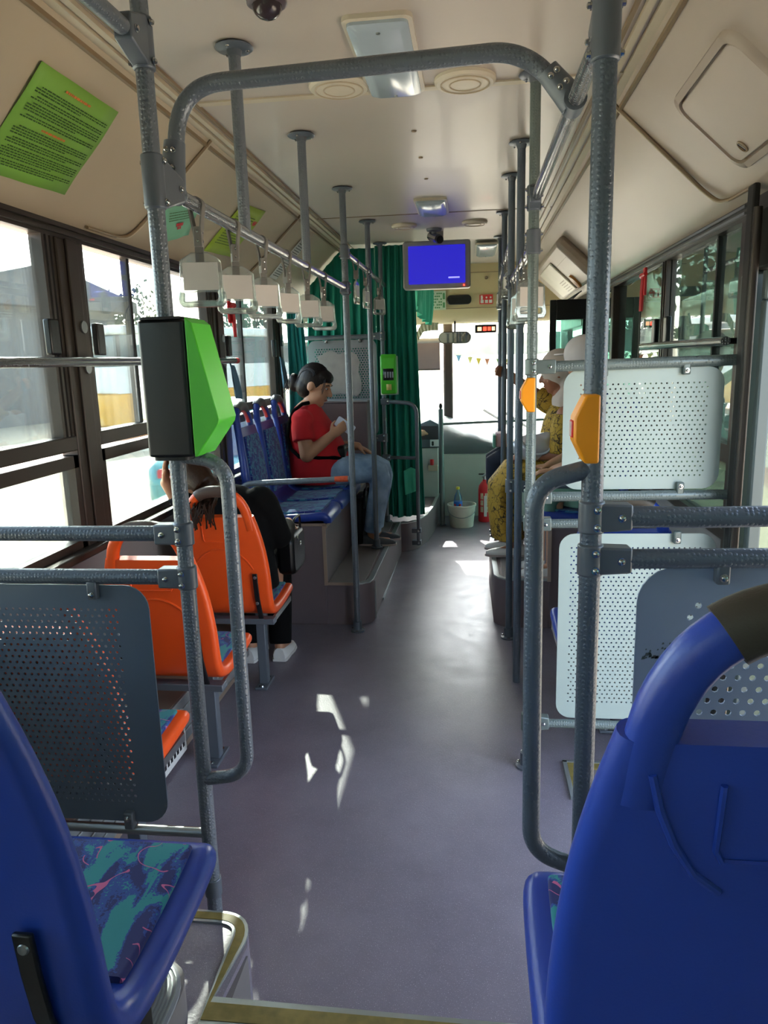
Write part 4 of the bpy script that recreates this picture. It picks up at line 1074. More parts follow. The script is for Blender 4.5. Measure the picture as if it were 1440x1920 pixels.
t, P = sheet('olive green leaflet with red marks beside the nearest ceiling pole', [(.41, 3.76), (.44, 4.10), (.125, 4.16), (.10, 3.78)], M['poster_y'], 'leaflet', 'leaflet')
lines(t, P, [(.18 + .05*k, .1, .8, .014) for k in range(13)], M['ink']); lines(t, P, [(.22, .82, .96, .06), (.26, .84, .95, .05), (.80, .75, .9, .06)], M['ink_r'], 'red_mark')
t, P = sheet('white printed sheet on the far left cove', [(.43, 4.98), (.43, 5.16), (.10, 5.20), (.10, 5.02)], M['paper'], 'leaflet', 'leaflet')
lines(t, P, [(.08 + .055*k, .12, .88, .018) for k in range(16)], M['ink_d'])
# ================================================================== SEATS
def loft_profile(g, st, hwk=1.0, off=0.0, tk=None, mt=None):
    """st: (y, z, half width, thickness) along the seat's side profile"""
    n = len(st); rings = []
    for i in range(n):
        a = st[max(0, i-1)]; b = st[min(n-1, i+1)]; ty, tz = b[0]-a[0], b[1]-a[1]; L = math.hypot(ty, tz); ty /= L; tz /= L
        ny, nz = tz, -ty
        y, z, hw, th = st[i]; hw *= hwk
        if tk: th = tk
        o = off
        sec = rrect(-hw, hw, -th/2, th/2, th*.46, 4)
        rings.append([(x, y + ny*(q + o), z + nz*(q + o)) for x, q in sec])
    g.loft(rings, mt=mt)
def smooth_st(st, n=3):
    out = []
    for i in range(len(st) - 1):
        p0 = st[max(0, i-1)]; p1 = st[i]; p2 = st[i+1]; p3 = st[min(len(st)-1, i+2)]
        for k in range(n):
            t = k/n
            out.append(tuple(.5*((2*p1[c]) + (-p0[c]+p2[c])*t + (2*p0[c]-5*p1[c]+4*p2[c]-p3[c])*t*t + (-p0[c]+3*p1[c]-3*p2[c]+p3[c])*t**3) for c in range(4)))
    out.append(st[-1]); return out
SEAT = smooth_st([(.428,-.062,.205,.05), (.425,-.035,.222,.055), (.395,-.020,.232,.052), (.30,-.026,.235,.05), (.15,-.034,.235,.05), (.05,-.026,.235,.05), (-.012,.01,.236,.05), (-.035,.08,.236,.05), (-.050,.2,.234,.05), (-.063,.32,.222,.047), (-.078,.42,.203,.045), (-.092,.505,.180,.042)])
def make_seat(label, shell, grip, fabric, sx=1.0, sz=1.0, sy=None, lining=None, group=None, leg=None, rear=True, arc=True):
    sy = sy or sz
    t = thing('bus_seat', label, 'seat', (0,0,0), group)
    S = Matrix.Diagonal((sx, sy, sz, 1))
    g = G(); loft_profile(g, SEAT, mt=S)
    # arch uprights
    def ay(z): return -.083 - .16*(z - .42)
    P = [(-.160,.43), (-.152,.49), (-.140,.545), (-.113,.592), (-.077,.620), (-.036,.631), (0,.633)]
    P = P + [(-x, z) for x, z in reversed(P[:-1])]
    P2 = [(p.x, p.z) for p in fillet([(x, 0, z) for x, z in P], .03, 3)]
    def arch(g, pts, wr, th):
        rings = []; n = len(pts)
        for i, (x, z) in enumerate(pts):
            a = pts[max(0,i-1)]; b = pts[min(n-1,i+1)]; tx, tz = b[0]-a[0], b[1]-a[1]; L = math.hypot(tx,tz); tx/=L; tz/=L
            rx, rz = -tz, tx
            rings.append([(x + rx*u, ay(z) + v - .16*0, z + rz*u) for u, v in rrect(-wr/2, wr/2, -th/2, th/2, min(wr, th)*.42, 3)])
        g.loft(rings, mt=S)
    arch(g, P2, .048, .042)
    sh = obj('seat_shell', g, shell, t, smooth=50)
    g = G(); arch(g, [p for p in P2 if p[1] > .606], .058, .052); gp = obj('grip', g, grip, t, smooth=50)
    if lining:
        g = G(); L2 = [(x*.83, .50 + (z - .50)*.80 - .004) for x, z in P2 if z > .535]; arch(g, L2, .010, .022); obj('lining', g, lining, gp, smooth=50)
    pan = [s for s in SEAT if .06 < s[0] < .40 and s[1] < 0]
    g = G(); loft_profile(g, pan, .83, .028, .016, S); obj('seat_cushion', g, fabric, t, smooth=50)
    bk = [s for s in SEAT if s[1] > .05 and s[1] < .46]
    g = G(); loft_profile(g, bk, .78, .027, .014, S); obj('back_cushion', g, fabric, t, smooth=50)
    if rear:
        for x in (-.165, .165):
            g = G(); pts = [(-.012,-.06), (-.030,-.01), (-.060,.07), (-.072,.14), (-.079,.205)]
            rings = [[(x - .013, y - .004, z), (x + .013, y - .004, z), (x + .013, y - .013, z), (x - .013, y - .013, z)] for y, z in pts]
            g.loft(rings, mt=S); st_ = obj('rear_bracket', g, M['black'], t, bevel=.003)
            for y, z in ((-.0895, .185), (-.076, .045)):
                gg = G(); gg.lathe([(.0001, 0), (.008, 0), (.006, .003), (.0001, .004)], S @ Vector((x, y, z)), (0,-1,.1), 12); obj('screw', gg, M['steel'], st_)
        # moulded lines on the rear face
        def rear_pt(x, z, e=.0):
            best = min(SEAT, key=lambda s: abs(s[1]-z) + (10 if s[0] > 0.02 else 0)); nxt = [s for s in SEAT if s[1] > z and s[0] < .03]
            i = SEAT.index(best); a = SEAT[max(0, i-1)]; b = SEAT[min(len(SEAT)-1, i+1)]
            y = a[0] + (b[0]-a[0])*((z-a[1])/(b[1]-a[1]) if abs(b[1]-a[1]) > 1e-4 else 0)
            return S @ Vector((x, y - .0245 - e, z))
        g = G()
        g.tube([rear_pt(x, z) for x, z in [(-.085,.46), (-.085,.385), (-.078,.372), (.078,.372), (.085,.385), (.085,.46)]], .0035, 6)
        obj('moulded_line', g, shell, sh)
        if arc:
            g = G(); g.tube([rear_pt(.185*math.sin(a) , .10 + .235*math.cos(a)*1.0) for a in [math.radians(d) for d in range(-62, 63, 6)]], .004, 6); obj('moulded_arc', g, shell, sh)
        else:
            for q in (1, -1):
                g = G(); g.tube([rear_pt(q*x, z) for x, z in ((.150, .47), (.140, .43), (.124, .39), (.103, .355), (.078, .335))], .0045, 8); obj('moulded_sweep', g, shell, sh)
    if leg:
        g = G(); g.box((-.235*sx, -.03, -.085*sz), (.235*sx, .02, -.055*sz)); fr = obj('seat_frame', g, M['clamp'], t, bevel=.003)
        g = G(); g.box((-.214*sx, .28, -.085*sz), (.214*sx, .32, -.055*sz)); obj('front_bar', g, M['clamp'], fr, bevel=.003)
        for q in (1, -1):
            g = G(); g.box((q*.215*sx, .021, -.085*sz), (q*.228*sx, .36*sz, -.055*sz)); obj('side_rail', g, M['steel'], fr)
        lx, ly, lz = leg
        g = G(); g.box((lx - .022, ly - .022, lz + .012), (lx + .022, ly + .022, -.055*sz)); lg = obj('leg', g, M['clamp'], t, bevel=.004)
        g = G(); g.box((lx - .03, ly - .075, lz + .001), (lx + .03, ly + .075, lz + .014)); fo = obj('foot', g, M['clamp'], lg, bevel=.003)
        for q in (-.055, .055): bolt(fo, (lx, ly + q, lz + .014), (0,0,1), .009)
    return t
L_ = 'blue moulded bus seat in the '
a = make_seat(L_ + 'left foreground with navy and teal moquette', M['blue'], M['grip'], M['moquette'], sy=.88, arc=False)
g = G(); g.box((-.13, .05, -.416), (.13, .27, -.06)); obj('pedestal', g, M['black'], a, bevel=.01)
a.location = (-.69, .762, .70)
b = dup(a, (.314, .735, .70), 0, L_ + 'right foreground, seen from behind with dark grip')
for c in list(b.children):
    if c.name.startswith('rear_bracket'):
        for q in list(c.children): bpy.data.objects.remove(q)
        bpy.data.objects.remove(c)
g = G(); g.box((.10, .75, .201), (.55, 1.08, .284)); rp = struct_root('trim_12', (.3, .9, .2)); obj('pedestal', g, M['plinth_light'], rp, bevel=.02)
o1 = make_seat('nearest orange seat, half hidden behind the left perforated screen', M['orange'], M['grip_brown'], M['moquette'], .88, .88, group='orange seats on the left', leg=(.085, .17, -.46))
o1.location = (-1.11, 1.73, .46)
dup(o1, (-1.11, 2.42, .46), 0, 'middle orange seat, empty, beside the near left pole')
dup(o1, (-1.105, 3.115, .46), 0, 'far orange seat with the passenger in black sitting in it')
c1 = make_seat('nearest blue bench seat on the left plinth, facing the aisle', M['blue_d'], M['grip_grey'], M['moquette2'], .86, .98, lining=M['red_in'], group='blue seats on the left plinth')
c1.location = (-1.265, 4.29, .69); c1.rotation_euler = (0, 0, -PI/2)
dup(c1, (-1.265, 4.70, .69), -PI/2, 'middle blue bench seat on the left plinth, behind the nearest one')
dup(c1, (-1.265, 5.13, .69), -PI/2, 'blue bench seat under the woman in red')
dup(c1, (.79, 4.30, .69), PI/2, 'blue seat on the right plinth under the passenger in green', 'blue seats on the right plinth')
dup(c1, (.79, 4.74, .69), PI/2, 'blue seat on the right plinth under the passenger in yellow', 'blue seats on the right plinth')
dup(c1, (.79, 5.26, .69), PI/2, 'blue seat on the right plinth under the passenger in dark trousers', 'blue seats on the right plinth')
q = make_seat('low blue seat mostly hidden behind the lower pale screen', M['blue'], M['grip'], M['moquette'], .92, .92, leg=(.0, .17, -.45))
q.location = (.555, 2.80, .45)
# bench bracket on the plinth face
t = thing('bracket', 'dark steel bracket on the plinth face below the nearest blue bench seat', 'bracket', (-1.08, 4.11, .55))
g = G(); g.box((-1.10, 4.10, .60), (-1.02, 4.1185, .622)); g.box((-1.085, 4.105, .49), (-1.035, 4.1185, .60)); obj('plate', g, M['black'], t, bevel=.004)
for z in (.52, .56): bolt(t, (-1.06, 4.105, z), (0,-1,0), .010)

# ================================================================== TICKET READERS AND STOP BUTTONS
t = thing('ticket_reader', 'large black ticket reader with a lime green front on the near left pole', 'card reader', (-.64, 1.58, 1.5))
g = G(); g.prism(rrect(-.71, -.603, 1.535, 1.66, .012, 4), 1.355, 1.648, 'z'); hs = obj('housing', g, M['black'], t, bevel=.006)
g = G(); g.prism(rrect(-.705, -.612, 1.532, 1.655, .012, 4), 1.6485, 1.654, 'z'); obj('end_cap', g, M['rubber'], hs)
g = G(); g.prism(rrect(-.70, -.62, 1.54, 1.65, .012, 4), 1.347, 1.3545, 'z'); obj('end_cap', g, M['rubber'], hs)
g = G(); g.prism([(-.6028, 1.652), (-.588, 1.640), (-.542, 1.437), (-.545, 1.425), (-.598, 1.355), (-.6028, 1.355)], 1.536, 1.655, 'y'); fr = obj('green_front', g, M['green_plastic'], t, bevel=.005)
t = thing('ticket_reader', 'small lime green card reader on the pole before the green curtain', 'card reader', (-.65, 5.84, 1.44))
g = G(); bodyp = [(5.852, 1.30), (5.852, 1.60), (5.80, 1.60), (5.775, 1.57), (5.765, 1.40), (5.80, 1.29)]
g.prism(bodyp, -.71, -.588, 'x'); bo = obj('green_body', g, M['green_plastic'], t, bevel=.012)
g = G(); g.box((-.72, 5.8525, 1.285), (-.58, 5.866, 1.585)); obj('back_plate', g, M['white'], t, bevel=.004)
g = G(); g.add([(-.688, 5.7655, 1.40), (-.606, 5.7655, 1.40), (-.606, 5.7705, 1.49), (-.688, 5.7705, 1.49)], [(0,1,2,3)]); obj('display', g, M['black'], bo, solid=.004)
g = G()
for x in (-.675, -.655, -.635, -.618): g.box((x, 5.763, 1.42), (x + .011, 5.7665, 1.465))
obj('display_digits', g, M['panel_grey'], bo)
g = G(); g.add([(-.665, 5.783, 1.325), (-.625, 5.783, 1.325), (-.625, 5.770, 1.37), (-.665, 5.770, 1.37)], [(0,1,2,3)]); obj('sensor', g, mat('sensor_glow', '#e8d77a', .4), bo, solid=.005)
def stop_button(label, x, y, z, hw, hh):
    t = thing('stop_button', label, 'button', (x, y, z))
    poly = [(x + .014, z - hh), (x + .014, z + hh), (x - hw*.35, z + hh), (x - hw, z + hh*.35), (x - hw, z - hh*.35), (x - hw*.35, z - hh)]
    g = G(); g.prism(poly, y - .028, y + .028, 'y'); b = obj('amber_body', g, M['amber'], t, bevel=.004)
    g = G(); g.box((x - hw - .003, y - .016, z - hh*.25), (x - hw + .004, y + .016, z + hh*.25)); obj('push_key', g, M['red'], b, bevel=.002)
    for k in range(3):
        g = G(); g.box((x - hw - .004, y - .012 + .009*k, z - .012), (x - hw - .0025, y - .008 + .009*k, z + .012)); obj('key_dot', g, M['white'], b)
stop_button('amber stop button on the near right pole', .203, 1.318, 1.425, .029, .059)
stop_button('amber stop button on the green-grey pole', .200, 2.60, 1.422, .034, .058)

# ================================================================== EMERGENCY HAMMERS, CLOTHS, FRONT DETAILS
def hammer(label, p, sx):
    p = Vector(p); t = thing('emergency_hammer', label, 'hammer', p)
    g = G(); g.box(p + Vector((-.012, -.02, -.07)), p + Vector((.002, .02, .07))); obj('holder', g, M['red'], t, bevel=.004)
    g = G(); g.tube([p + Vector((sx*.012, .0, .03)), p + Vector((sx*.014, .01, -.05)), p + Vector((sx*.016, .015, -.15))], [.011, .012, .010], 10); obj('handle', g, M['red'], t)
    g = G(); g.tube([p + Vector((sx*.012, -.045, .035)), p + Vector((sx*.012, .035, .03))], [.010, .016], 10); obj('head', g, M['red'], t)
hammer('red emergency hammer by the right sliding window', (XR - .025, 4.14, 1.92), -1)
hammer('red emergency hammer by the left window post', (XL + .035, 4.28, 1.86), 1)
def cloth(name, label, cat, top, bottom, material, folds=6, amp=.02, n=40, m=14, th=.003):
    """hanging fabric: top and bottom are 3d polylines of equal parameter"""
    def at(P, u):
        u = u*(len(P)-1); i = min(len(P)-2, int(u)); return Vector(P[i])*(1-(u-i)) + Vector(P[i+1])*(u-i)
    g = G(); vs = []
    for j in range(m+1):
        v = j/m
        for i in range(n+1):
            u = i/n; p = at(top, u)*(1-v) + at(bottom, u)*v
            t_ = (at(top, min(1, u+.02)) - at(top, max(0, u-.02))).normalized(); nn = Vector((t_.y, -t_.x, 0)).normalized()
            a = amp*(.5 + .5*v)
            vs.append(p + nn*(a*math.sin(2*PI*folds*u + 1.2*math.sin(3*v)) + a*.4*math.sin(2*PI*folds*2.3*u + v)))
    g.add(vs, [(j*(n+1)+i, j*(n+1)+i+1, (j+1)*(n+1)+i+1, (j+1)*(n+1)+i) for j in range(m) for i in range(n)])
    o = obj(name, g, material, None, smooth=80, solid=th); tag(o, label, cat); return o
cloth('curtain', 'dark green curtain hanging at the side of the driver cab', 'curtain', [(-.755, 5.99, 2.43), (-.60, 5.985, 2.43), (-.455, 6.0, 2.43)], [(-.76, 6.0, .30), (-.62, 5.985, .262), (-.40, 6.06, .27)], M['curtain'], 6, .022, 70, 24)
cloth('curtain', 'dark green curtain panel above the driver partition', 'curtain', [(-1.30, 6.0, 2.14), (-1.02, 6.0, 2.42), (-.76, 6.0, 2.42)], [(-1.36, 6.0, .95), (-1.05, 6.0, .95), (-.76, 6.0, .95)], M['curtain'], 8, .020, 70, 12)
cloth('curtain', 'light green curtain gathered behind the monitor', 'curtain', [(-.46, 6.2, 2.42), (-.40, 6.6, 2.42), (-.36, 6.95, 2.42)], [(-.46, 6.2, 1.98), (-.44, 6.6, 1.90), (-.38, 6.95, 1.86)], M['curtain_l'], 4, .025, 40, 10)
cloth('curtain', 'green curtain along the cab aisle side, lower part', 'curtain', [(-.475, 6.06, 2.0), (-.50, 6.14, 1.8), (-.52, 6.22, 1.5)], [(-.41, 6.08, .27), (-.43, 6.16, .27), (-.46, 6.24, .27)], M['curtain'], 3, .012, 30, 14)
cloth('fringe', 'beige tasselled fringe arching over the driver side screen', 'fringe', [(-.55, 7.50, 1.70), (-.545, 7.50, 1.82), (-.50, 7.50, 1.90), (-.41, 7.50, 1.91), (-.33, 7.50, 1.905)], [(-.56, 7.49, 1.64), (-.535, 7.49, 1.73), (-.48, 7.49, 1.82), (-.41, 7.49, 1.83), (-.33, 7.49, 1.83)], M['beige_cloth'], 9, .012, 60, 4)
cloth('cloth', 'teal cloth knotted to the window post near the partition', 'cloth', [(-1.36, 5.48, 1.95), (-1.32, 5.52, 1.92)], [(-1.38, 5.46, 1.10), (-1.24, 5.56, 1.08)], M['teal_cloth'], 2, .02, 20, 14)
cloth('cloth', 'teal curtain strip beside the partition screen', 'cloth', [(-1.40, 5.70, 1.98), (-1.30, 5.74, 1.95)], [(-1.36, 5.72, .98), (-1.26, 5.76, .98)], M['teal_cloth'], 3, .02, 24, 14)
cloth('cloth', 'dusty blue cloth tucked on the left window post', 'cloth', [(-1.385, 4.17, 1.56), (-1.375, 4.24, 1.54)], [(-1.375, 4.20, 1.36), (-1.36, 4.30, 1.35)], M['blue_cloth'], 2, .012, 16, 8)
cloth('cloth', 'dusty blue cloth tucked on the far left window post', 'cloth', [(-1.385, 5.30, 1.60), (-1.375, 5.38, 1.58)], [(-1.375, 5.32, 1.38), (-1.36, 5.44, 1.36)], M['blue_cloth'], 2, .012, 16, 8)
cloth('cloth', 'mint green sheet painting a sunlit patch on the dark green curtain', 'cloth', [(-.56, 5.945, .66), (-.50, 5.94, .69), (-.45, 5.945, .67)], [(-.55, 5.945, .46), (-.49, 5.94, .48), (-.445, 5.945, .50)], mat('mint_sun_patch', '#4cc7a0', .8), 1.5, .006, 16, 8)  # no rag: the lighter mint paints sunlight falling on the curtain
t = thing('sun_blind', 'mauve roller blind half lowered over the driver screen', 'blind', (-.7, 7.95, 1.7))
g = G(); g.box((-1.38, 7.93, 1.45), (-.335, 7.936, 1.72)); obj('blind_sheet', g, M['blind'], t)
g = G(); g.tube([(-1.40, 7.95, 1.745), (-.32, 7.95, 1.745)], .028, 14); obj('roller', g, mat('grey_roller', '#a09890', .6), t)
g = G(); g.tube([(-1.38, 7.933, 1.445), (-.335, 7.933, 1.445)], .008, 8); obj('hem_bar', g, M['frame'], t)
t = thing('rear_view_mirror', 'oval interior mirror hanging at the top of the windscreen', 'mirror', (-.17, 7.50, 1.76))
A = rrect(-.33, -.01, 1.70, 1.815, .056, 8)
g = G(); g.prism(A, 7.50, 7.53, 'y'); obj('mirror_case', g, M['black'], t, bevel=.006)
g = G(); mm = Matrix.Translation((-.17, 7.495, 1.757)) @ Matrix.Rotation(math.radians(3), 4, 'Z') @ Matrix.Rotation(math.radians(-2), 4, 'X')
g.prism([(x + .17, z - 1.757) for x, z in rrect(-.322, -.018, 1.708, 1.807, .048, 8)], -.004, .004, 'y', mm); obj('mirror_glass', g, M['mirror'], t)
g = G(); g.tube([(-.17, 7.53, 1.79), (-.17, 7.60, 1.87), (-.17, 7.64, 1.925)], .010, 8); obj('mirror_arm', g, M['black'], t)
t = thing('led_clock', 'black box with a red lit display under the header', 'clock', (.12, 7.55, 1.84))
g = G(); g.box((.03, 7.54, 1.795), (.24, 7.60, 1.875)); cs = obj('case', g, M['black'], t, bevel=.005)
for x, wd, m_ in ((.055, .04, 'led_w'), (.11, .035, 'led'), (.155, .03, 'led'), (.195, .03, 'led_w')):
    g = G(); g.box((x, 7.5375, 1.815), (x + wd, 7.5395, 1.852)); obj('lit_digit', g, M[m_], cs)
t = thing('header_grip', 'black oval speaker grille set in the beige header', 'speaker', (-.13, 7.55, 2.11))
g = G(); g.prism(rrect(-.245, -.005, 2.075, 2.165, .038, 6), 7.535, 7.57, 'y'); obj('oval_frame', g, M['black'], t, bevel=.008)
for k in range(4):
    g = G(); g.box((-.225, 7.532, 2.09 + .017*k), (-.025, 7.5345, 2.096 + .017*k)); obj('grille_bar', g, M['rubber'], t)
t = thing('safety_sign', 'small red safety sign with white pictograms on the header', 'sign', (.13, 7.55, 2.11))
g = G(); g.box((.075, 7.545, 2.07), (.205, 7.549, 2.16)); bd = obj('red_plate', g, mat('sign_red', '#d23a34', .5), t)
g = G()
for x in (.085, .128, .168):
    g.box((x, 7.5435, 2.08), (x + .03, 7.5448, 2.11)); g.ell((x + .015, 7.544, 2.132), (.009, .001, .009), None, 10, 6)
g.box((.087, 7.5432, 2.112), (.106, 7.5446, 2.152))
obj('pictograms', g, M['white'], bd)
t = thing('info_sticker', 'pale green and white printed sticker on the header', 'sticker', (-.31, 7.55, 2.14))
g = G(); g.box((-.395, 7.545, 2.03), (-.255, 7.548, 2.21)); bd = obj('sheet', g, mat('pale_sticker', '#c4d2b8', .6), t)
g = G()
for k in range(6):
    for j in range(5):
        if (k*3 + j) % 4: g.box((-.385 + .019*j, 7.5435, 2.045 + .027*k), (-.370 + .019*j, 7.5448, 2.058 + .027*k))
g.box((-.285, 7.5435, 2.05), (-.265, 7.5448, 2.10)); g.box((-.285, 7.5435, 2.13), (-.265, 7.5448, 2.19))
s_ = obj('printed_marks', g, mat('sticker_green', '#4d8a55', .6), bd); s_['kind'] = 'stuff'
t = thing('pennant_string', 'string of small coloured pennants across the windscreen', 'pennants', (.0, 8.0, 1.58))
g = G(); g.tube([(-.20, 8.0, 1.60), (.1, 8.0, 1.545), (.4, 8.0, 1.53), (.80, 8.0, 1.60)], .003, 6); st_ = obj('string', g, M['white'], t)
for x, z, c in ((-.14, 1.585, '#7db8e0'), (-.02, 1.565, '#e0e08a'), (.07, 1.55, '#e2d25a'), (.16, 1.545, '#e29a7a'), (.28, 1.54, '#9acb8a'), (.38, 1.53, '#e0d070')):
    g = G(); g.prism([(x - .028, z), (x + .028, z), (x, z - .075)], 7.998, 8.001, 'y'); obj('pennant', g, mat('pennant_' + c[1:], c, .7), t)
t = thing('wiper', 'pair of dark wiper arms on the windscreen, low on the right', 'wiper', (.5, 8.12, .95))
for x0, x1 in ((.12, .45), (.30, .60)):
    g = G(); g.tube([(x0, 8.12, 1.0), (x1, 8.12, .80)], .014, 8); obj('arm', g, M['rubber'], t)
# cash desk beside the driver
t = thing('cash_desk', 'dark box with a white ticket label beside the driver', 'box', (-.42, 7.0, .9))
g = G(); g.prism([(-.50, .72), (-.31, .72), (-.31, .94), (-.40, .99), (-.50, .95)], 7.02, 7.22, 'y'); cs = obj('case', g, M['dash_d'], t, bevel=.008)
g = G(); g.box((-.485, 7.0165, .80), (-.325, 7.0195, .93)); obj('dark_window', g, mat('mauve_black', '#3e3338', .3), cs)
g = G(); g.box((-.40, 7.0, .735), (-.315, 7.0195, .80)); lb = obj('ticket_label', g, M['white'], cs)
g = G(); g.prism(rrect(-.385, -.365, .742, .785, .008, 4), 6.9975, 6.9995, 'y'); obj('printed_zero', g, M['ink_d'], lb)
g = G(); g.box((-.48, 7.03, .24), (-.33, 7.2, .715)); obj('pedestal', g, M['dash'], t)
g = G(); g.box((-.42, 6.99, .50), (-.33, 7.0295, .555)); obj('shelf', g, mat('pale_block', '#b9a890', .6), t)
g = G(); g.cyl((-.385, 7.01, .5555), (-.385, 7.01, .61), .018, seg=12); obj('red_lever', g, M['red'], t)

# ---- bucket, bottle, extinguisher
t = thing('bucket', 'dirty white plastic bucket on the floor by the dashboard', 'bucket', (-.10, 6.80, 0))
g = G(); g.lathe([(.0001, .001), (.105, .001), (.108, .006), (.128, .195), (.136, .20), (.136, .215), (.126, .215), (.122, .19), (.102, .012), (.0001, .012)], (-.10, 6.80, 0), (0,0,1), 32); obj('pail', g, M['bucket'], t)
g = G(); g.tube([Vector((-.10 + .137*math.cos(a), 6.80 - .137*abs(math.sin(a))*1.0, .19 - .085*math.sin(a))) for a in [PI*k/16 for k in range(17)]], .0035, 8); obj('bail_handle', g, M['steel'], t)
t = thing('water_bottle', 'clear plastic bottle with a blue label standing in the white bucket', 'bottle', (-.135, 6.83, .013))
B0 = Vector((-.135, 6.83, .013))
g = G(); g.lathe([(.0001, .001), (.036, .001), (.040, .012), (.040, .10), (.038, .14), (.040, .20), (.040, .225), (.034, .27), (.014, .315), (.0135, .335), (.0001, .335)], B0, (0,0,1), 24); bt = obj('bottle_body', g, M['bottle'], t)
g = G(); g.lathe([(.041, .135), (.0415, .136), (.0415, .222), (.041, .223)], B0, (0,0,1), 24); lb = obj('blue_label', g, M['label_b'], t)
for a in (-2.35, -1.05):
    for dz, h_, mm in ((.010, .014, 'red'), (-.003, .008, 'white'), (-.015, .012, 'label_b')):
        g = G(); rg = []
        for k in range(7):
            q = a + (k - 3)*.11; hh = h_ * math.sqrt(max(.05, 1 - ((k-3)/3.3)**2)); c = B0 + Vector((.0422*math.cos(q), .0422*math.sin(q), .178 + dz))
            rg.append([c + Vector((0,0,-hh)), c + Vector((0,0,hh))])
        vs = [p for r_ in rg for p in r_]; g.add(vs, [(2*k, 2*k+2, 2*k+3, 2*k+1) for k in range(6)])
        obj('round_emblem', g, M[mm], lb, solid=.0006)
g = G(); g.lathe([(.0001, .336), (.017, .336), (.017, .358), (.0001, .360)], B0, (0,0,1), 16); obj('yellow_cap', g, M['cap_y'], t)
t = thing('fire_extinguisher', 'red fire extinguisher standing beside the white bucket', 'extinguisher', (.12, 7.02, 0))
c = Vector((.12, 7.02, 0))
g = G(); g.lathe([(.0001, .001), (.060, .001), (.064, .01), (.064, .31), (.058, .35), (.035, .385), (.022, .395), (.022, .41), (.0001, .41)], c, (0,0,1), 28); cy = obj('cylinder', g, M['red'], t)
g = G()
for k in range(9):
    q = -2.5 + k*.23
    for z0, z1 in ((.10, .155), (.165, .215), (.225, .285)):
        if (k*5 + int(z0*100)) % 3 != 1:
            g.add([c + Vector((.0648*math.cos(q + d), .0648*math.sin(q + d), z)) for d, z in ((0, z0), (.19, z0), (.19, z1), (0, z1))], [(0,1,2,3)])
obj('printed_label', g, mat('extinguisher_label', '#d8c9a8', .6, 0, .3, 40), cy, smooth=0)
g = G(); g.cyl(c + Vector((0,0,.41)), c + Vector((0,0,.45)), .018, seg=12); obj('valve', g, M['steel'], t)
g = G(); g.tube([c + Vector((-.03,-.0,.435)), c + Vector((.05,-.01,.475)), c + Vector((.085,-.02,.505))], [.012, .024, .028], 12); obj('nozzle', g, M['steel'], t)
g = G(); g.box(c + Vector((-.06, -.008, .455)), c + Vector((.02, .008, .468))); obj('lever', g, M['black'], t, bevel=.002)
g = G(); g.box(c + Vector((-.01, -.072, .06)), c + Vector((.018, -.066, .26))); obj('bracket_strap', g, M['white'], t)
# ================================================================== PEOPLE
def rotm(f, u):
    f = Vector(f).normalized(); u = Vector(u); u = (u - f*u.dot(f)).normalized(); s = u.cross(f)      # s = the figure's left
    return Matrix((f, s, u)).transposed(), f, s, u
def head(g, c, f, u, k=1.0):
    R_, f, s, u = rotm(f, u); c = Vector(c)
    P = lambda a, b, d: c + (f*a + s*b + u*d)*k
    E = lambda a, b, d, r: g.ell(P(a, b, d), tuple(x*k for x in r), R_, 20, 14)
    E(-.008, 0, .012, (.096, .074, .104))
    E(.030, 0, -.045, (.064, .060, .078))
    E(.062, 0, -.100, (.026, .030, .022))
    E(.052, .034, -.045, (.030, .024, .034)); E(.052, -.034, -.045, (.030, .024, .034))
    E(.078, 0, .028, (.016, .050, .012))
    g.cap(P(.086, 0, .012), P(.112, 0, -.030), .008*k, .0135*k); E(.098, .010, -.034, (.012, .009, .009)); E(.098, -.010, -.034, (.012, .009, .009))
    E(.088, 0, -.063, (.013, .024, .007)); E(.086, 0, -.075, (.013, .021, .008))
    for q in (1, -1): E(-.006, q*.076, -.014, (.022, .010, .033))
    return P, R_
def face_bits(parent, c, f, u, k=1.0):
    R_, f, s, u = rotm(f, u); c = Vector(c); P = lambda a, b, d: c + (f*a + s*b + u*d)*k
    for q in (1, -1):
        g = G(); g.ell(P(.084, q*.031, .002), (.007*k, .013*k, .0045*k), R_, 10, 6); obj('eye', g, M['white'], parent)
        g = G(); g.ell(P(.0885, q*.031, .001), (.0045*k, .0065*k, .0048*k), R_, 8, 6); obj('iris', g, M['hair'], parent)
        g = G(); g.tube([P(.090, q*.014, .022), P(.092, q*.032, .027), P(.080, q*.050, .020)], .0035*k, 6); obj('eyebrow', g, M['hair'], parent)
    g = G(); g.tube([P(.094, .020, -.069), P(.101, 0, -.068), P(.094, -.020, -.069)], .0035*k, 6); obj('lips', g, mat('lips', '#9c5550', .5), parent)
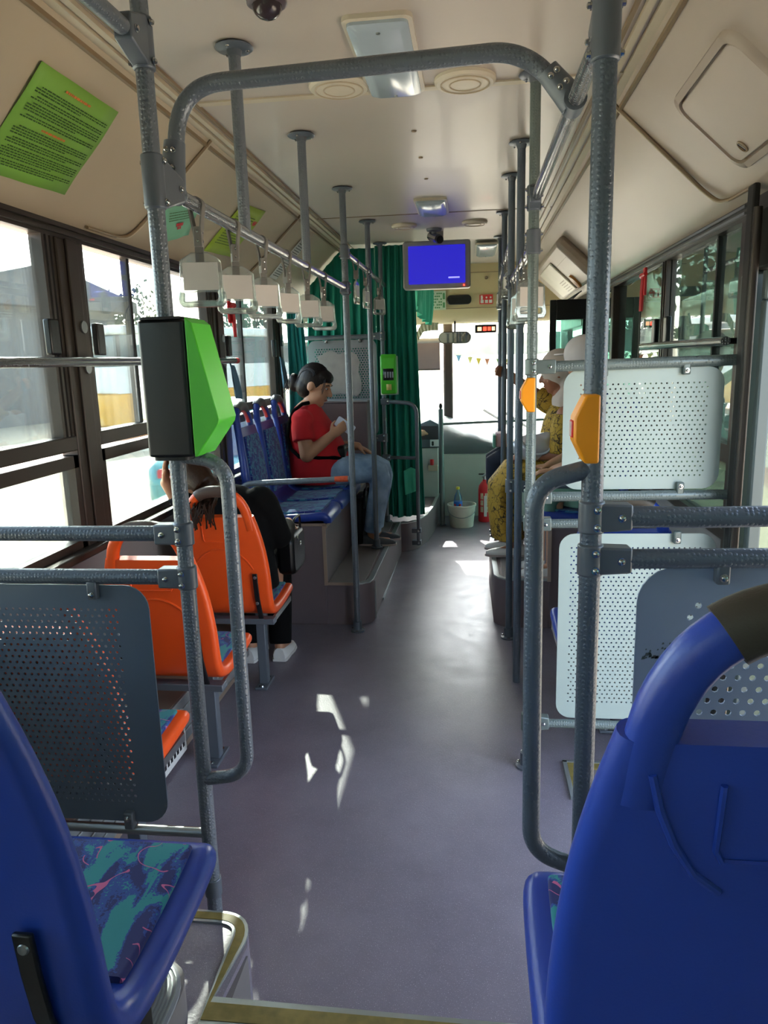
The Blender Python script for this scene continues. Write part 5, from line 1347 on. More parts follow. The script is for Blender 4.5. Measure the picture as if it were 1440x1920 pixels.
def hand(g, wr, d, n, side, curl=.5, k=1.0, thumb=.6):
    """palm and five fingers: d = along the hand, n = palm normal (fingers curl towards it), side = towards the thumb"""
    wr = Vector(wr); d = Vector(d).normalized(); n = Vector(n); n = (n - d*n.dot(d)).normalized(); s = d.cross(n)
    if s.dot(Vector(side)) < 0: s = -s
    R_ = Matrix((d, s, n)).transposed()
    g.ell(wr + d*.048*k, (.052*k, .038*k, .015*k), R_, 14, 10)
    for i, (o, ln) in enumerate(((.028, .92), (.010, 1.0), (-.009, .94), (-.027, .74))):
        p = wr + d*(.088 - .004*abs(i-1))*k + s*o*k; a = curl*.55
        for j, (l_, r0, r1) in enumerate(((.042, .0095, .0088), (.028, .0088, .008), (.022, .008, .0066))):
            v = d*math.cos(a) + n*math.sin(a); q = p + v*l_*ln*k; g.cap(p, q, r0*k, r1*k, 8); p = q; a += curl*.9
    p = wr + d*.022*k + s*.030*k; v = (s*.75 + d*.75 + n*.35*thumb).normalized(); q = p + v*.042*k; g.cap(p, q, .0125*k, .0105*k, 8)
    v = (s*.15 + d*.9 + n*.5*thumb).normalized(); g.cap(q, q + v*.032*k, .0105*k, .0075*k, 8)
def rings_loft(g, rings, seg=24):
    """rings: (centre, rx, ry) horizontal ellipses"""
    g.loft([[(c[0] + rx*math.cos(2*PI*j/seg), c[1] + ry*math.sin(2*PI*j/seg), c[2]) for j in range(seg)] for c, rx, ry in rings])
def place(loc, rot): return Matrix.Translation(loc) @ Matrix.Rotation(rot, 4, 'Z')
def person(name, label, loc):
    return thing(name, label, 'person', loc)
def shoe(parent, mt, heel, toe, w_=.040, material='shoe', sole='sole', z=None):
    heel = Vector(heel); toe = Vector(toe); d = (toe - heel); d.z = 0; L = d.length; d.normalize(); s = Vector((-d.y, d.x, 0)); z0 = heel.z
    prof = [(0, .66, .060), (.06, .80, .064), (.2, .86, .060), (.4, .88, .050), (.6, 1.0, .042), (.8, .95, .034), (.93, .66, .026), (1.0, .28, .016)]
    g = G(); g.m = mt
    rings = []
    for t, ww, hh in prof:
        c = heel + d*L*t; w2 = w_*ww
        rings.append([tuple(c + s*x + Vector((0,0,.012 + zz))) for x, zz in ((-w2, 0), (w2, 0), (w2*1.02, hh*.35), (w2*.75, hh*.8), (w2*.3, hh), (-w2*.3, hh), (-w2*.75, hh*.8), (-w2*1.02, hh*.35))])
    g.loft(rings); o = obj('shoe', g, M[material], parent, smooth=60)
    g = G(); g.m = mt; rings = []
    for t, ww, hh in prof:
        c = heel + d*L*(t*1.04 - .02); w2 = w_*ww*1.10
        rings.append([tuple(c + s*x + Vector((0,0,zz))) for x, zz in ((-w2, 0.0005), (w2, 0.0005), (w2, .014), (-w2, .014))])
    g.loft(rings); obj('sole', g, M[sole], o, smooth=40)

# ---------------- woman in red, sitting sideways, facing the aisle (+X)
W0 = (-1.10, 5.15, .70); T = person('person', 'woman in a red top and jeans sitting on the blue bench holding a phone', W0)
hc, hf, hu = Vector((-1.092, 5.15, 1.400)), Vector((.92, -.12, -.37)), Vector((.37, 0, .93))
g = G(); head(g, hc, hf, hu, 1.13)
g.cap((-1.165, 5.15, 1.18), (-1.105, 5.15, 1.36), .062, .054)
g.ell((-1.16, 5.15, 1.13), (.12, .15, .17)); g.cap((-1.12, 5.15, .86), (-1.14, 5.15, 1.0), .15, .14)
# near (right) arm: bent up to the phone
g.cap((-1.165, 4.985, 1.165), (-1.135, 4.945, .93), .058, .050); g.cap((-1.135, 4.945, .925), (-.965, 4.985, 1.055), .050, .033)
hand(g, (-.965, 4.985, 1.055), (.72, .12, .50), (-.15, .95, .1), (-.3, .2, 1), .55, 1.0)
# far (left) arm: resting on the thigh
g.cap((-1.165, 5.315, 1.165), (-1.10, 5.36, .95), .056, .046); g.cap((-1.10, 5.36, .95), (-.83, 5.28, .945), .045, .031)
hand(g, (-.83, 5.28, .945), (.85, -.05, -.40), (-.35, 0, -.9), (.1, -1, .2), .35, 1.0)
for y in (5.075, 5.235):
    g.cap((-1.06, y, .80), (-.66, y, .80), .075, .05); g.cap((-.655, y, .79), (-.715, y, .34), .05, .036); g.cap((-.715, y, .36), (-.70, y, .305), .036, .034)
    g.cap((-.735, y, .292), (-.60, y, .285), .026, .024)
body = remesh('body', g, M['skin'], T, .0065, 4); body['label'] = 'face, neck, bare arms and ankles'
face_bits(T, hc, hf, hu, 1.13)
R_, f, s, u = rotm(hf, hu)
g = G(); g.ell(hc - f*.024 + u*.026, (.116, .092, .119), R_, 24, 16); g.ell(hc - f*.055 - u*.035, (.084, .085, .088), R_); g.ell(hc + f*.034 + u*.068, (.074, .078, .054), R_)
g.ell(hc - f*.150 - u*.050, (.050, .046, .058)); g.ell(hc - f*.165 - u*.02, (.036, .04, .04)); g.cap(hc - f*.07 - u*.02, hc - f*.14 - u*.045, .055, .036)
hr = remesh('hair', g, M['hair'], T, .007, 2)
g = G(); rnd = random.Random(2)
for k in range(14):
    a = hc - f*.16 + s*rnd.uniform(-.04, .04) - u*rnd.uniform(-.01, .04)
    g.tube([a, a - f*rnd.uniform(.02, .05) - u*.02, a - f*rnd.uniform(.0, .05) - u*rnd.uniform(.05, .11)], .0022, 5)
for k in range(70):
    a0 = rnd.uniform(-1, 1); pts = []
    for j in range(8):
        t_ = j/7; q = math.radians(-28 + 128*t_)
        d = (u*math.cos(q) - f*math.sin(q))*math.cos(a0*1.35*(1 - .55*t_)) + s*math.sin(a0*1.35*(1 - .55*t_))
        pts.append(hc - f*.024 + u*.026 + f*(d.dot(f)*.117) + s*(d.dot(s)*.093) + u*(d.dot(u)*.120))
    g.tube(pts, .0022, 5)
for k in range(3):
    a = hc + f*(.072 - .006*k) - s*.062 + u*(.07)
    g.tube([a, a + f*.016 - s*.010 - u*.05, a + f*.014 - s*.012 - u*(.11 - .012*k)], .0018, 5)
o = obj('loose_strands', g, M['hair'], hr); o['kind'] = 'stuff'
g = G()
rings_loft(g, [((-1.10, 5.15, .71), .215, .215), ((-1.095, 5.15, .80), .228, .222), ((-1.095, 5.15, .90), .222, .212), ((-1.115, 5.15, 1.0), .200, .196), ((-1.135, 5.15, 1.08), .180, .194), ((-1.155, 5.15, 1.15), .148, .195), ((-1.163, 5.15, 1.205), .118, .170), ((-1.160, 5.15, 1.245), .092, .120), ((-1.150, 5.15, 1.268), .072, .078)])
for y, e in ((4.985, 4.93), (5.315, 5.37)):
    g.cap((-1.165, y, 1.165), (-1.16, y, 1.16), .078, .078); g.tube([(-1.167, y, 1.19), (-1.163, (y*2+e)/3, 1.12), (-1.150, e + (.015 if y < 5.1 else -.015), 1.025)], [.062, .078, .080], 18)
sh = remesh('red_top', g, M['red_shirt'], T, .009, 5)
g = G(); g.tube([(-1.13, 5.07, 1.278), (-1.17, 5.035, 1.272), (-1.225, 4.99, 1.228), (-1.262, 4.985, 1.14), (-1.275, 4.992, 1.05), (-1.258, 4.985, .97), (-1.19, 4.945, .915), (-1.05, 4.948, .905), (-.95, 4.99, .90), (-.905, 5.05, .885)], .0135, 8); obj('bag_strap', g, M['black_cloth'], T)
g = G()
for y in (5.072, 5.238):
    g.tube([(-1.14, y, .795), (-1.0, y, .795), (-.80, y, .80), (-.70, y, .80), (-.655, y, .785), (-.645, y, .74), (-.655, y, .66), (-.68, y, .55), (-.70, y, .44), (-.712, y, .352)], [.105, .112, .098, .088, .080, .074, .070, .066, .062, .062], 20)
g.ell((-1.10, 5.15, .80), (.17, .19, .115))
jn = remesh('jeans', g, M['denim'], T, .009, 4)
shoe(T, None, (-.80, 5.075, .256), (-.545, 5.065, .256)); shoe(T, None, (-.785, 5.245, .256), (-.53, 5.235, .256))
t = thing('phone', 'pale phone held up by the woman in red', 'phone', (-.86, 5.0, 1.12))
mm = Matrix.Translation((-.872, 5.012, 1.118)) @ Matrix.Rotation(math.radians(35), 4, 'Y')
g = G(); g.prism(rrect(-.036, .036, -.07, .07, .01, 4), -.004, .004, 'y', mm @ Matrix.Rotation(math.radians(90), 4, 'Y')); obj('case', g, M['phone'], t, bevel=.002)
g = G(); g.prism(rrect(-.032, .032, -.064, .064, .006, 3), .0042, .005, 'y', mm @ Matrix.Rotation(math.radians(90), 4, 'Y')); obj('screen', g, M['black'], t)
t = thing('purse', 'small black purse on the lap of the woman in red', 'bag', (-.90, 5.13, .9))
g = G(); g.prism(rrect(5.03, 5.23, .885, .975, .03, 5), -.945, -.885, 'x'); pb = obj('purse_body', g, M['leather'], t, bevel=.012)
g = G(); g.tube([(-.884, 5.05, .955), (-.884, 5.21, .955)], .003, 6); obj('zip', g, M['chrome'], pb)
t = thing('hanging_bag', 'black bag standing under the bench behind the legs in jeans', 'bag', (-.80, 5.16, .30))
g = G(); g.prism(rrect(5.02, 5.40, .258, .60, .05, 5), -.85, -.775, 'x'); pb = obj('bag_body', g, M['leather'], t, bevel=.015)
g = G(); g.tube(fillet([(-.77, 5.08, .52), (-.765, 5.10, .65), (-.765, 5.3, .65), (-.77, 5.33, .52)], .04, 4), .008, 8); obj('bag_handle', g, M['leather'], pb)

# ---------------- passenger in black on the far orange seat, facing forward (+Y), head leaning to the window
T = person('person', 'passenger in black with sunlit brown hair leaning on the far orange seat', (-1.11, 3.3, .46))
hc, hf, hu = Vector((-1.295, 3.235, 1.085)), Vector((-.35, .85, -.32)), Vector((-.32, .15, .93))
g = G(); head(g, hc, hf, hu, 1.0)
g.cap((-1.16, 3.27, .93), (-1.27, 3.23, 1.03), .055, .050); g.ell((-1.12, 3.28, .78), (.15, .10, .18))
g.cap((-.975, 3.28, .93), (-.925, 3.36, .73), .050, .043); g.cap((-.925, 3.36, .73), (-.93, 3.55, .76), .040, .028)
hand(g, (-.93, 3.55, .755), (0, .9, -.35), (-.4, 0, -.8), (-1, 0, 0), .5)
g.cap((-1.275, 3.25, .92), (-1.365, 3.22, .955), .048, .042); g.cap((-1.365, 3.22, .955), (-1.393, 3.175, 1.03), .036, .027)
hand(g, (-1.393, 3.175, 1.03), (.05, -.02, 1), (1, .1, 0), (.1, -1, 0), .5, .9)
for x in (-1.22, -1.06): g.cap((x, 3.3, .56), (x, 3.72, .58), .075, .055); g.cap((x, 3.72, .57), (x + .04, 3.60, .10), .05, .034); g.cap((x + .04, 3.59, .08), (x + .045, 3.72, .045), .030, .026)
remesh('body', g, M['skin'], T, .008, 4)
face_bits(T, hc, hf, hu)
R_, f, s, u = rotm(hf, hu)
g = G(); g.ell(hc - f*.016 + u*.016, (.110, .085, .113), R_, 24, 16); g.ell(hc - f*.055 - u*.02, (.075, .086, .09), R_)
g.tube([hc - f*.08 - u*.02, hc - f*.10 - u*.09 + Vector((.03, 0, 0)), Vector((-1.17, 3.15, 1.0)), Vector((-1.15, 3.05, .965)), Vector((-1.14, 3.01, .92))], [.075, .06, .05, .038, .012], 14)
hr = remesh('hair', g, M['hair_b'], T, .008, 2)
g = G(); rnd = random.Random(6)
for k in range(26):
    a = hc - f*.10 - u*.06 + s*rnd.uniform(-.05, .05); b = Vector((-1.17 + rnd.uniform(-.06, .05), 3.10, 1.0 + rnd.uniform(-.02, .02)))
    g.tube([a, b, Vector((b.x + rnd.uniform(-.02, .03), 2.985, .95 + rnd.uniform(-.02, .02))), Vector((b.x + rnd.uniform(-.03, .04), 2.985, .88 + rnd.uniform(-.03, .02)))], .0035, 5)
for k in range(90):
    a0 = rnd.uniform(-1.25, 1.25); pts = []
    for j in range(9):
        q = math.radians(25 + 17*j); sw = a0*(1 - .055*j)
        d = u*math.cos(q) - f*math.sin(q)*math.cos(sw*.9) + s*math.sin(q)*math.sin(sw*.9)
        pts.append(hc - f*.022 + u*.012 + f*(d.dot(f)*.112) + s*(d.dot(s)*.090) + u*(d.dot(u)*.115) + d*rnd.uniform(.0, .003))
    g.tube(pts, .0026, 5)
o = obj('loose_strands', g, M['hair_b'], hr); o['kind'] = 'stuff'
g = G()
rings_loft(g, [((-1.11, 3.30, .50), .185, .16), ((-1.11, 3.29, .60), .18, .15), ((-1.115, 3.285, .72), .165, .125), ((-1.12, 3.28, .84), .175, .115), ((-1.125, 3.28, .92), .175, .10), ((-1.135, 3.285, .965), .13, .085), ((-1.155, 3.29, .995), .07, .065)])
g.cap((-.985, 3.28, .925), (-.97, 3.29, .90), .072, .072); g.tube([(-1.0, 3.28, .945), (-.968, 3.29, .90), (-.925, 3.36, .73), (-.925, 3.44, .735), (-.928, 3.52, .75)], [.06, .068, .062, .052, .046], 16)
g.tube([(-1.25, 3.27, .935), (-1.285, 3.26, .93), (-1.350, 3.225, .945), (-1.372, 3.21, .975)], [.058, .062, .054, .045], 16)
remesh('black_top', g, M['black_cloth'], T, .009, 4)
g = G()
for x in (-1.22, -1.06): g.tube([(x, 3.28, .57), (x, 3.6, .585), (x, 3.74, .575), (x + .01, 3.765, .5), (x + .03, 3.66, .25), (x + .04, 3.60, .085)], [.095, .09, .078, .072, .066, .060], 16)
remesh('black_trousers', g, M['black_cloth'], T, .010, 4)
shoe(T, None, (-1.02, 3.56, .002), (-1.015, 3.79, .002), .046, 'shoe_w', 'white'); shoe(T, None, (-1.18, 3.53, .002), (-1.17, 3.78, .002), .046, 'shoe_w', 'white')
t = thing('handbag', 'shiny black handbag on the lap of the passenger in black', 'bag', (-.93, 3.6, .62))
g = G(); g.prism(rrect(3.46, 3.72, .50, .71, .05, 5), -.975, -.885, 'x'); pb = obj('bag_body', g, M['leather'], t, bevel=.02)
g = G(); g.tube(fillet([(-.90, 3.50, .69), (-.895, 3.52, .78), (-.895, 3.66, .78), (-.90, 3.68, .69)], .03, 4), .006, 8); obj('bag_handle', g, M['leather'], pb)
g = G(); g.ell((-.883, 3.55, .68), (.004, .014, .014)); g.ell((-.883, 3.60, .64), (.004, .02, .012)); obj('metal_clasp', g, M['chrome'], pb)

# ---------------- passengers on the right plinth, facing the aisle (-X)
def right_passenger(label, y, pelvis_x, knee_x, foot_x, pan, hc, hf, skin, top, legs, arms, hair, sleeve=.55, vox=.009, knee_z=.80, legs_bare=False):
    T = person('person', label, (pelvis_x, y, pan)); hu = Vector((0, 0, 1))
    g = G(); head(g, hc, hf, hu, 1.0)
    g.cap((pelvis_x + .01, y, pan + .50), Vector(hc) - Vector((-.02, 0, .07)), .058, .052)
    g.ell((pelvis_x + .02, y, pan + .35), (.12, .15, .2))
    for sh_, el, wr, d_, n_, sd_ in arms:
        g.cap(sh_, el, .054, .045); g.cap(el, wr, .043, .030); hand(g, wr, d_, n_, sd_, .8)
    for q in (-.085, .085):
        g.cap((pelvis_x, y + q, pan + .09), (knee_x + .05, y + q, knee_z), .08, .056); g.cap((knee_x + .05, y + q, knee_z - .01), (foot_x + .10, y + q, .38), .052, .036); g.cap((foot_x + .10, y + q, .345), (foot_x + .02, y + q, .325), .028, .025)
    remesh('body', g, skin, T, vox, 4)
    face_bits(T, hc, hf, hu)
    g = G()
    p = pelvis_x
    rings_loft(g, [((p, y, pan + .01), .19, .20), ((p + .0, y, pan + .12), .20, .205), ((p + .01, y, pan + .24), .175, .185), ((p + .02, y, pan + .36), .15, .18), ((p + .02, y, pan + .45), .13, .188), ((p + .015, y, pan + .51), .10, .14), ((p + .005, y, pan + .55), .068, .072)])
    for sh_, el, wr, d_, n_, sd_ in arms:
        a = Vector(sh_); b = Vector(el); c = a + (b - a)*sleeve*1.8 if sleeve < .555 else None
        pts = [a, a.lerp(b, .5), b if sleeve > .555 else a.lerp(b, sleeve*1.6)]
        rr = [.066, .074, .068]
        if sleeve > .9: pts += [Vector(el).lerp(Vector(wr), .9)]; rr += [.05]
        g.tube(pts, rr, 16)
    remesh('top', g, top, T, .010, 4)
    R_, f, s, u = rotm(hf, hu)
    if hair:
        g = G(); h_ = Vector(hc); g.ell(h_ - f*.018 + u*.016, (.108, .085, .112), R_, 22, 14); remesh('hair', g, hair, T, .009, 2)
    return T
# passenger in the yellow dress
y = 4.74; hc = Vector((.525, 4.74, 1.455))
T = right_passenger('passenger in a black and mustard printed dress holding the right aisle pole', y, .555, .21, .16, .70, hc, (-.95, .1, -.25), M['skin_d'], M['dress'],
    None, [((.56, 4.92, 1.21), (.425, 4.97, 1.30), (.262, 4.935, 1.425), (-.75, -.2, .35), (-.1, -1, -.1), (0, 0, 1)), ((.56, 4.58, 1.20), (.53, 4.555, .96), (.37, 4.60, .95), (-.9, .2, 0), (0, .3, -1), (-.2, 1, .4))], None, sleeve=.60, vox=.008)
g = G()
for j, (c, rx, ry) in enumerate([((.62, y, .78), .2, .2)]): pass
secs = []
for (cx, cz, hw, th, tx, tz) in ((.62, .80, .20, .13, -1, 0), (.50, .83, .205, .115, -1, 0), (.36, .84, .20, .10, -1, -.1), (.25, .82, .195, .095, -1, -.5), (.19, .74, .19, .095, -.3, -1), (.195, .62, .19, .10, 0, -1), (.215, .50, .195, .105, 0, -1), (.235, .405, .20, .11, 0, -1)):
    L = math.hypot(tx, tz); nx, nz = -tz/L, tx/L
    secs.append([(cx + nx*th*math.sin(a), y + hw*math.cos(a)*(1 + .04*math.sin(6*a)), cz + nz*th*math.sin(a)) for a in [2*PI*k/28 for k in range(28)]])
g.loft(secs); remesh('dress_skirt', g, M['dress'], T, .010, 2)
g = G(); R_, f, s, u = rotm((-.95, .1, -.25), (0, 0, 1)); g.ell(hc - f*.02 + u*.02, (.118, .094, .118), R_, 22, 14); g.ell(hc - f*.06 - u*.07, (.085, .082, .075), R_); g.cap(hc - u*.12 - f*.05, hc - u*.19 - f*.02, .075, .10)
remesh('head_scarf', g, M['scarf'], T, .009, 3)
for yy in (4.655, 4.825): shoe(T, None, (.335, yy, .293), (.085, yy, .293), .042, 'shoe_w', 'sole')
t = thing('silver_bag', 'crumpled silver handbag on the lap of the passenger in the printed dress', 'bag', (.38, 4.66, .96))
g = G(); g.ell((.37, 4.60, 1.0), (.13, .07, .085)); g.ell((.45, 4.62, .985), (.09, .07, .075)); g.cap((.27, 4.60, 1.02), (.46, 4.59, 1.07), .03, .03); pb = remesh('bag_body', g, M['bag'], t, .010, 3)
g = G(); g.tube(fillet([(.30, 4.545, 1.04), (.36, 4.53, .96), (.46, 4.54, .97), (.50, 4.56, 1.05)], .05, 5), .008, 8); obj('bag_handle', g, M['bag'], pb)
# passenger in green with a pale cap, mostly behind the pale screens
y = 4.29; hc = Vector((.615, 4.29, 1.53))
T = right_passenger('passenger in sage green with an off-white cap behind the pale screen', y, .68, .42, .36, .70, hc, (-.55, .83, -.05), M['skin'], M['green_cloth'],
    None, [((.68, 4.43, 1.22), (.60, 4.42, .98), (.45, 4.36, .92), (-.9, 0, -.1), (0, 0, -1), (0, -1, 0)), ((.68, 4.11, 1.22), (.60, 4.09, .98), (.46, 4.18, .92), (-.9, 0, -.1), (0, 0, -1), (0, 1, 0))], M['hair'], sleeve=.5)
R_, f, s, u = rotm((-.55, .83, -.05), (0, 0, 1))
g = G(); g.ell(hc + u*.030 - f*.008, (.122, .100, .105), R_, 24, 14)
cp = remesh('cap', g, M['white_cloth'], T, .008, 2)
g = G(); g.prism([(x, z) for x, z in rrect(-.085, .085, .06, .175, .05, 5)], -.004, .004, 'z', Matrix.Translation(hc + u*.035) @ Matrix((s, f, u)).transposed().to_4x4()); obj('peak', g, M['white_cloth'], cp)
g = G(); g.ell(hc - f*.108 + u*.0, (.022, .042, .020), R_); obj('strap_opening', g, M['hair'], cp)
g = G(); secs = []
for (cx, cz, hw, th, tx, tz) in ((.70, .80, .19, .12, -1, 0), (.56, .82, .19, .105, -1, -.1), (.46, .80, .185, .09, -1, -.5), (.42, .74, .18, .08, -.4, -1), (.425, .69, .18, .08, 0, -1)):
    L = math.hypot(tx, tz); nx, nz = -tz/L, tx/L
    secs.append([(cx + nx*th*math.sin(a), y + hw*math.cos(a), cz + nz*th*math.sin(a)) for a in [2*PI*k/24 for k in range(24)]])
g.loft(secs); remesh('skirt', g, M['green_cloth'], T, .010, 2)
for yy in (4.205, 4.375): shoe(T, None, (.50, yy, .287), (.26, yy, .287), .042, 'shoe_w', 'sole')
# passenger in dark trousers, beyond
y = 5.28; hc = Vector((.63, 5.28, 1.40))
T = right_passenger('passenger in dark trousers behind the printed dress, papers on the knees', y, .66, .14, .20, .70, hc, (-.9, .1, -.3), M['skin'], M['white_cloth'],
    None, [((.66, 5.46, 1.20), (.56, 5.47, .97), (.33, 5.38, .95), (-.9, -.2, 0), (0, 0, -1), (0, -1, 0)), ((.66, 5.12, 1.20), (.56, 5.12, .97), (.33, 5.18, .95), (-.9, .2, 0), (0, 0, -1), (0, 1, 0))], M['hair'], sleeve=.5, knee_z=.82)
g = G()
for q in (-.085, .085): g.tube([(.70, y + q, .80), (.40, y + q, .84), (.22, y + q, .845), (.165, y + q, .82), (.17, y + q, .70), (.27, y + q, .40)], [.105, .10, .09, .082, .075, .066], 18)
remesh('dark_trousers', g, M['navy'], T, .010, 3)
for yy in (5.195, 5.365): shoe(T, None, (.37, yy, .287), (.13, yy, .287), .042, 'leather', 'black')
t = thing('papers', 'pink and green folded papers held on the dark trousers', 'paper', (.2, 5.28, .94))
g = G(); g.box((.165, 5.20, .935), (.24, 5.36, 1.03)); obj('pink_sheet', g, mat('pink_paper', '#d6b8c4', .7), t, bevel=.004)
g = G(); g.box((.145, 5.18, .93), (.164, 5.34, 1.02)); obj('green_folder', g, mat('green_folder', '#5d9c8c', .6), t, bevel=.004)

# ---------------- driver behind the curtain, facing forward (+Y)
T = person('person', 'driver in a light blue shirt behind the green curtain', (-.88, 6.72, .72)); hc = Vector((-.88, 6.78, 1.48)); hf = Vector((.05, 1, -.05)); hu = Vector((0, 0, 1))
g = G(); head(g, hc, hf, hu); g.cap((-.88, 6.72, 1.24), (-.88, 6.76, 1.40), .06, .056); g.ell((-.88, 6.70, 1.05), (.15, .11, .2))
g.cap((-.69, 6.72, 1.20), (-.63, 6.80, .87), .054, .046); g.cap((-.63, 6.80, .87), (-.465, 6.98, .87), .044, .031); hand(g, (-.465, 6.98, .87), (.35, .9, -.15), (-.3, .1, -1), (-1, 0, 0), .5)
g.cap((-1.07, 6.72, 1.20), (-1.13, 6.85, .98), .054, .046); g.cap((-1.13, 6.85, .98), (-1.03, 7.08, 1.02), .044, .031); hand(g, (-1.03, 7.08, 1.02), (.3, .9, .1), (.3, .2, -1), (1, 0, 0), .9)
for x in (-.97, -.79): g.cap((x, 6.72, .80), (x, 7.10, .76), .085, .06); g.cap((x, 7.10, .75), (x, 7.12, .36), .055, .04)
remesh('body', g, M['skin'], T, .009, 4); face_bits(T, hc, hf, hu)
g = G(); g.ell(hc - hf*.015 + hu*.022, (.085, .108, .105)); remesh('hair', g, M['hair'], T, .009, 2)
g = G(); rings_loft(g, [((-.88, 6.72, .74), .20, .16), ((-.88, 6.71, .95), .185, .145), ((-.88, 6.70, 1.12), .185, .125), ((-.88, 6.71, 1.22), .16, .10), ((-.88, 6.72, 1.29), .07, .07)])
g.tube([(-.70, 6.72, 1.20), (-.67, 6.75, 1.05), (-.645, 6.78, .94)], [.066, .07, .066], 14); g.tube([(-1.06, 6.72, 1.20), (-1.10, 6.78, 1.09), (-1.125, 6.83, 1.0)], [.066, .07, .066], 14)
remesh('blue_shirt', g, M['sky_cloth'], T, .010, 3)
g = G()
for x in (-.97, -.79): g.tube([(x, 6.70, .82), (x, 7.0, .80), (x, 7.12, .75), (x, 7.16, .65), (x, 7.14, .34)], [.105, .098, .085, .075, .065], 14)
remesh('trousers', g, M['navy'], T, .011, 3)
for x in (-.97, -.79): shoe(T, None, (x, 7.06, .237), (x, 7.235, .237), .045, 'leather', 'black')
t = thing('driver_seat', 'dark driver seat behind the green curtain', 'seat', (-.88, 6.65, .237))
g = G(); g.prism(rrect(6.50, 6.98, .60, .72, .04, 4), -1.10, -.66, 'x'); obj('seat', g, M['navy'], t, bevel=.02)
g = G(); g.prism([(6.42, .66), (6.52, .70), (6.55, 1.35), (6.48, 1.38), (6.40, 1.30)], -1.09, -.67, 'x'); obj('backrest', g, M['navy'], t, bevel=.025)
g = G(); g.box((-1.03, 6.58, .237), (-.73, 6.88, .60)); obj('pedestal', g, M['black'], t, bevel=.01)
t = thing('steering_wheel', 'black steering wheel behind the curtain', 'steering wheel', (-.88, 7.22, .9))
g = G(); n = Vector((0, -.75, .66)).normalized(); e1 = Vector((1,0,0)); e2 = n.cross(e1)
g.tube([Vector((-.88, 7.16, 1.0)) + (e1*math.cos(2*PI*k/32) + e2*math.sin(2*PI*k/32))*.21 for k in range(32)], .014, 10, closed=True); obj('rim', g, M['black'], t)
g = G(); g.cyl(Vector((-.88, 7.16, 1.0)) - n*.25, Vector((-.88, 7.16, 1.0)) - n*.02, .03, .05, 14)
for a in (0, PI, 1.5*PI): g.tube([Vector((-.88, 7.16, 1.0)) - n*.03, Vector((-.88, 7.16, 1.0)) + (e1*math.cos(a) + e2*math.sin(a))*.2], .011, 8)
obj('hub_and_spokes', g, M['black'], t)
# ================================================================== OUTSIDE
GZ = -.36
g = G(); g.box((-70, -30, GZ - .3), (70, 110, GZ)); struct('ground', g, M['concrete'])
def tree(label, x, y, h, r, dark, seed, n=900):
    rnd = random.Random(seed); t = thing('tree', label, 'tree', (x, y, GZ), 'trees around the bus yard')
    g = G(); g.tube([(x, y, GZ), (x + .1, y, GZ + h*.4), (x - .05, y + .1, GZ + h*.8)], [r*.09, r*.07, r*.03], 8)
    for k in range(5):
        a = k*1.3; g.tube([(x, y, GZ + h*(.35 + .08*k)), (x + r*.6*math.cos(a), y + r*.6*math.sin(a), GZ + h*(.5 + .09*k))], [r*.04, r*.015], 6)
    obj('trunk', g, M['bark'], t)
    g = G()
    blobs = [(rnd.gauss(0, r*.42), rnd.gauss(0, r*.42), GZ + h*rnd.uniform(.38, .95)) for _ in range(14)]
    for k in range(n):
        b = rnd.choice(blobs); q = .45*r
        c = Vector((x + b[0] + rnd.gauss(0, q*.55), y + b[1] + rnd.gauss(0, q*.55), b[2] + rnd.gauss(0, q*.5)))
        if c.z < GZ + h*.22: continue
        e1 = Vector((rnd.gauss(0,1), rnd.gauss(0,1), rnd.gauss(0,1))).normalized(); e2 = e1.cross(Vector((rnd.gauss(0,1), rnd.gauss(0,1), rnd.gauss(0,1)))).normalized(); l_ = r*rnd.uniform(.07, .14)
        g.add([c - e1*l_, c + e2*l_*.5, c + e1*l_, c - e2*l_*.5], [(0,1,2,3)])
    o = obj('foliage', g, M['leaf_d' if dark else 'leaf'], t, smooth=0); o['kind'] = 'stuff'
for i, (x, y, h, r) in enumerate(((-21.5, 41, 4.4, 1.7), (-19.0, 38, 4.8, 1.3), (-17.0, 36, 5.6, 1.4), (-14.6, 44, 4.8, 1.5), (-10.8, 37, 5.2, 1.5), (-8.0, 40, 5.4, 1.8), (-25, 42, 4.2, 1.7), (-5.0, 36, 4.6, 1.4))):
    tree(['rounded dark tree', 'tall narrow dark tree', 'tallest dark tree', 'wide dark tree', 'bushy dark tree', 'far dark tree', 'low dark tree', 'small dark tree'][i] + ' behind the parked bus in the left windows', x, y, h, r, True, 20 + i)
for i, (x, y, h, r) in enumerate(((9.2, 18.0, 6.0, 1.2), (9.0, 23, 6.5, 1.4), (4.0, 4.2, 5.0, 1.2), (8.6, 28, 7, 2.0), (8.5, 7.5, 5.5, 1.7))):
    tree(['leafy green tree', 'big green tree', 'small green tree close to the bus', 'far green tree', 'green tree beside the doorway'][i] + ' outside the right windows', x, y, h, r, False, 40 + i)
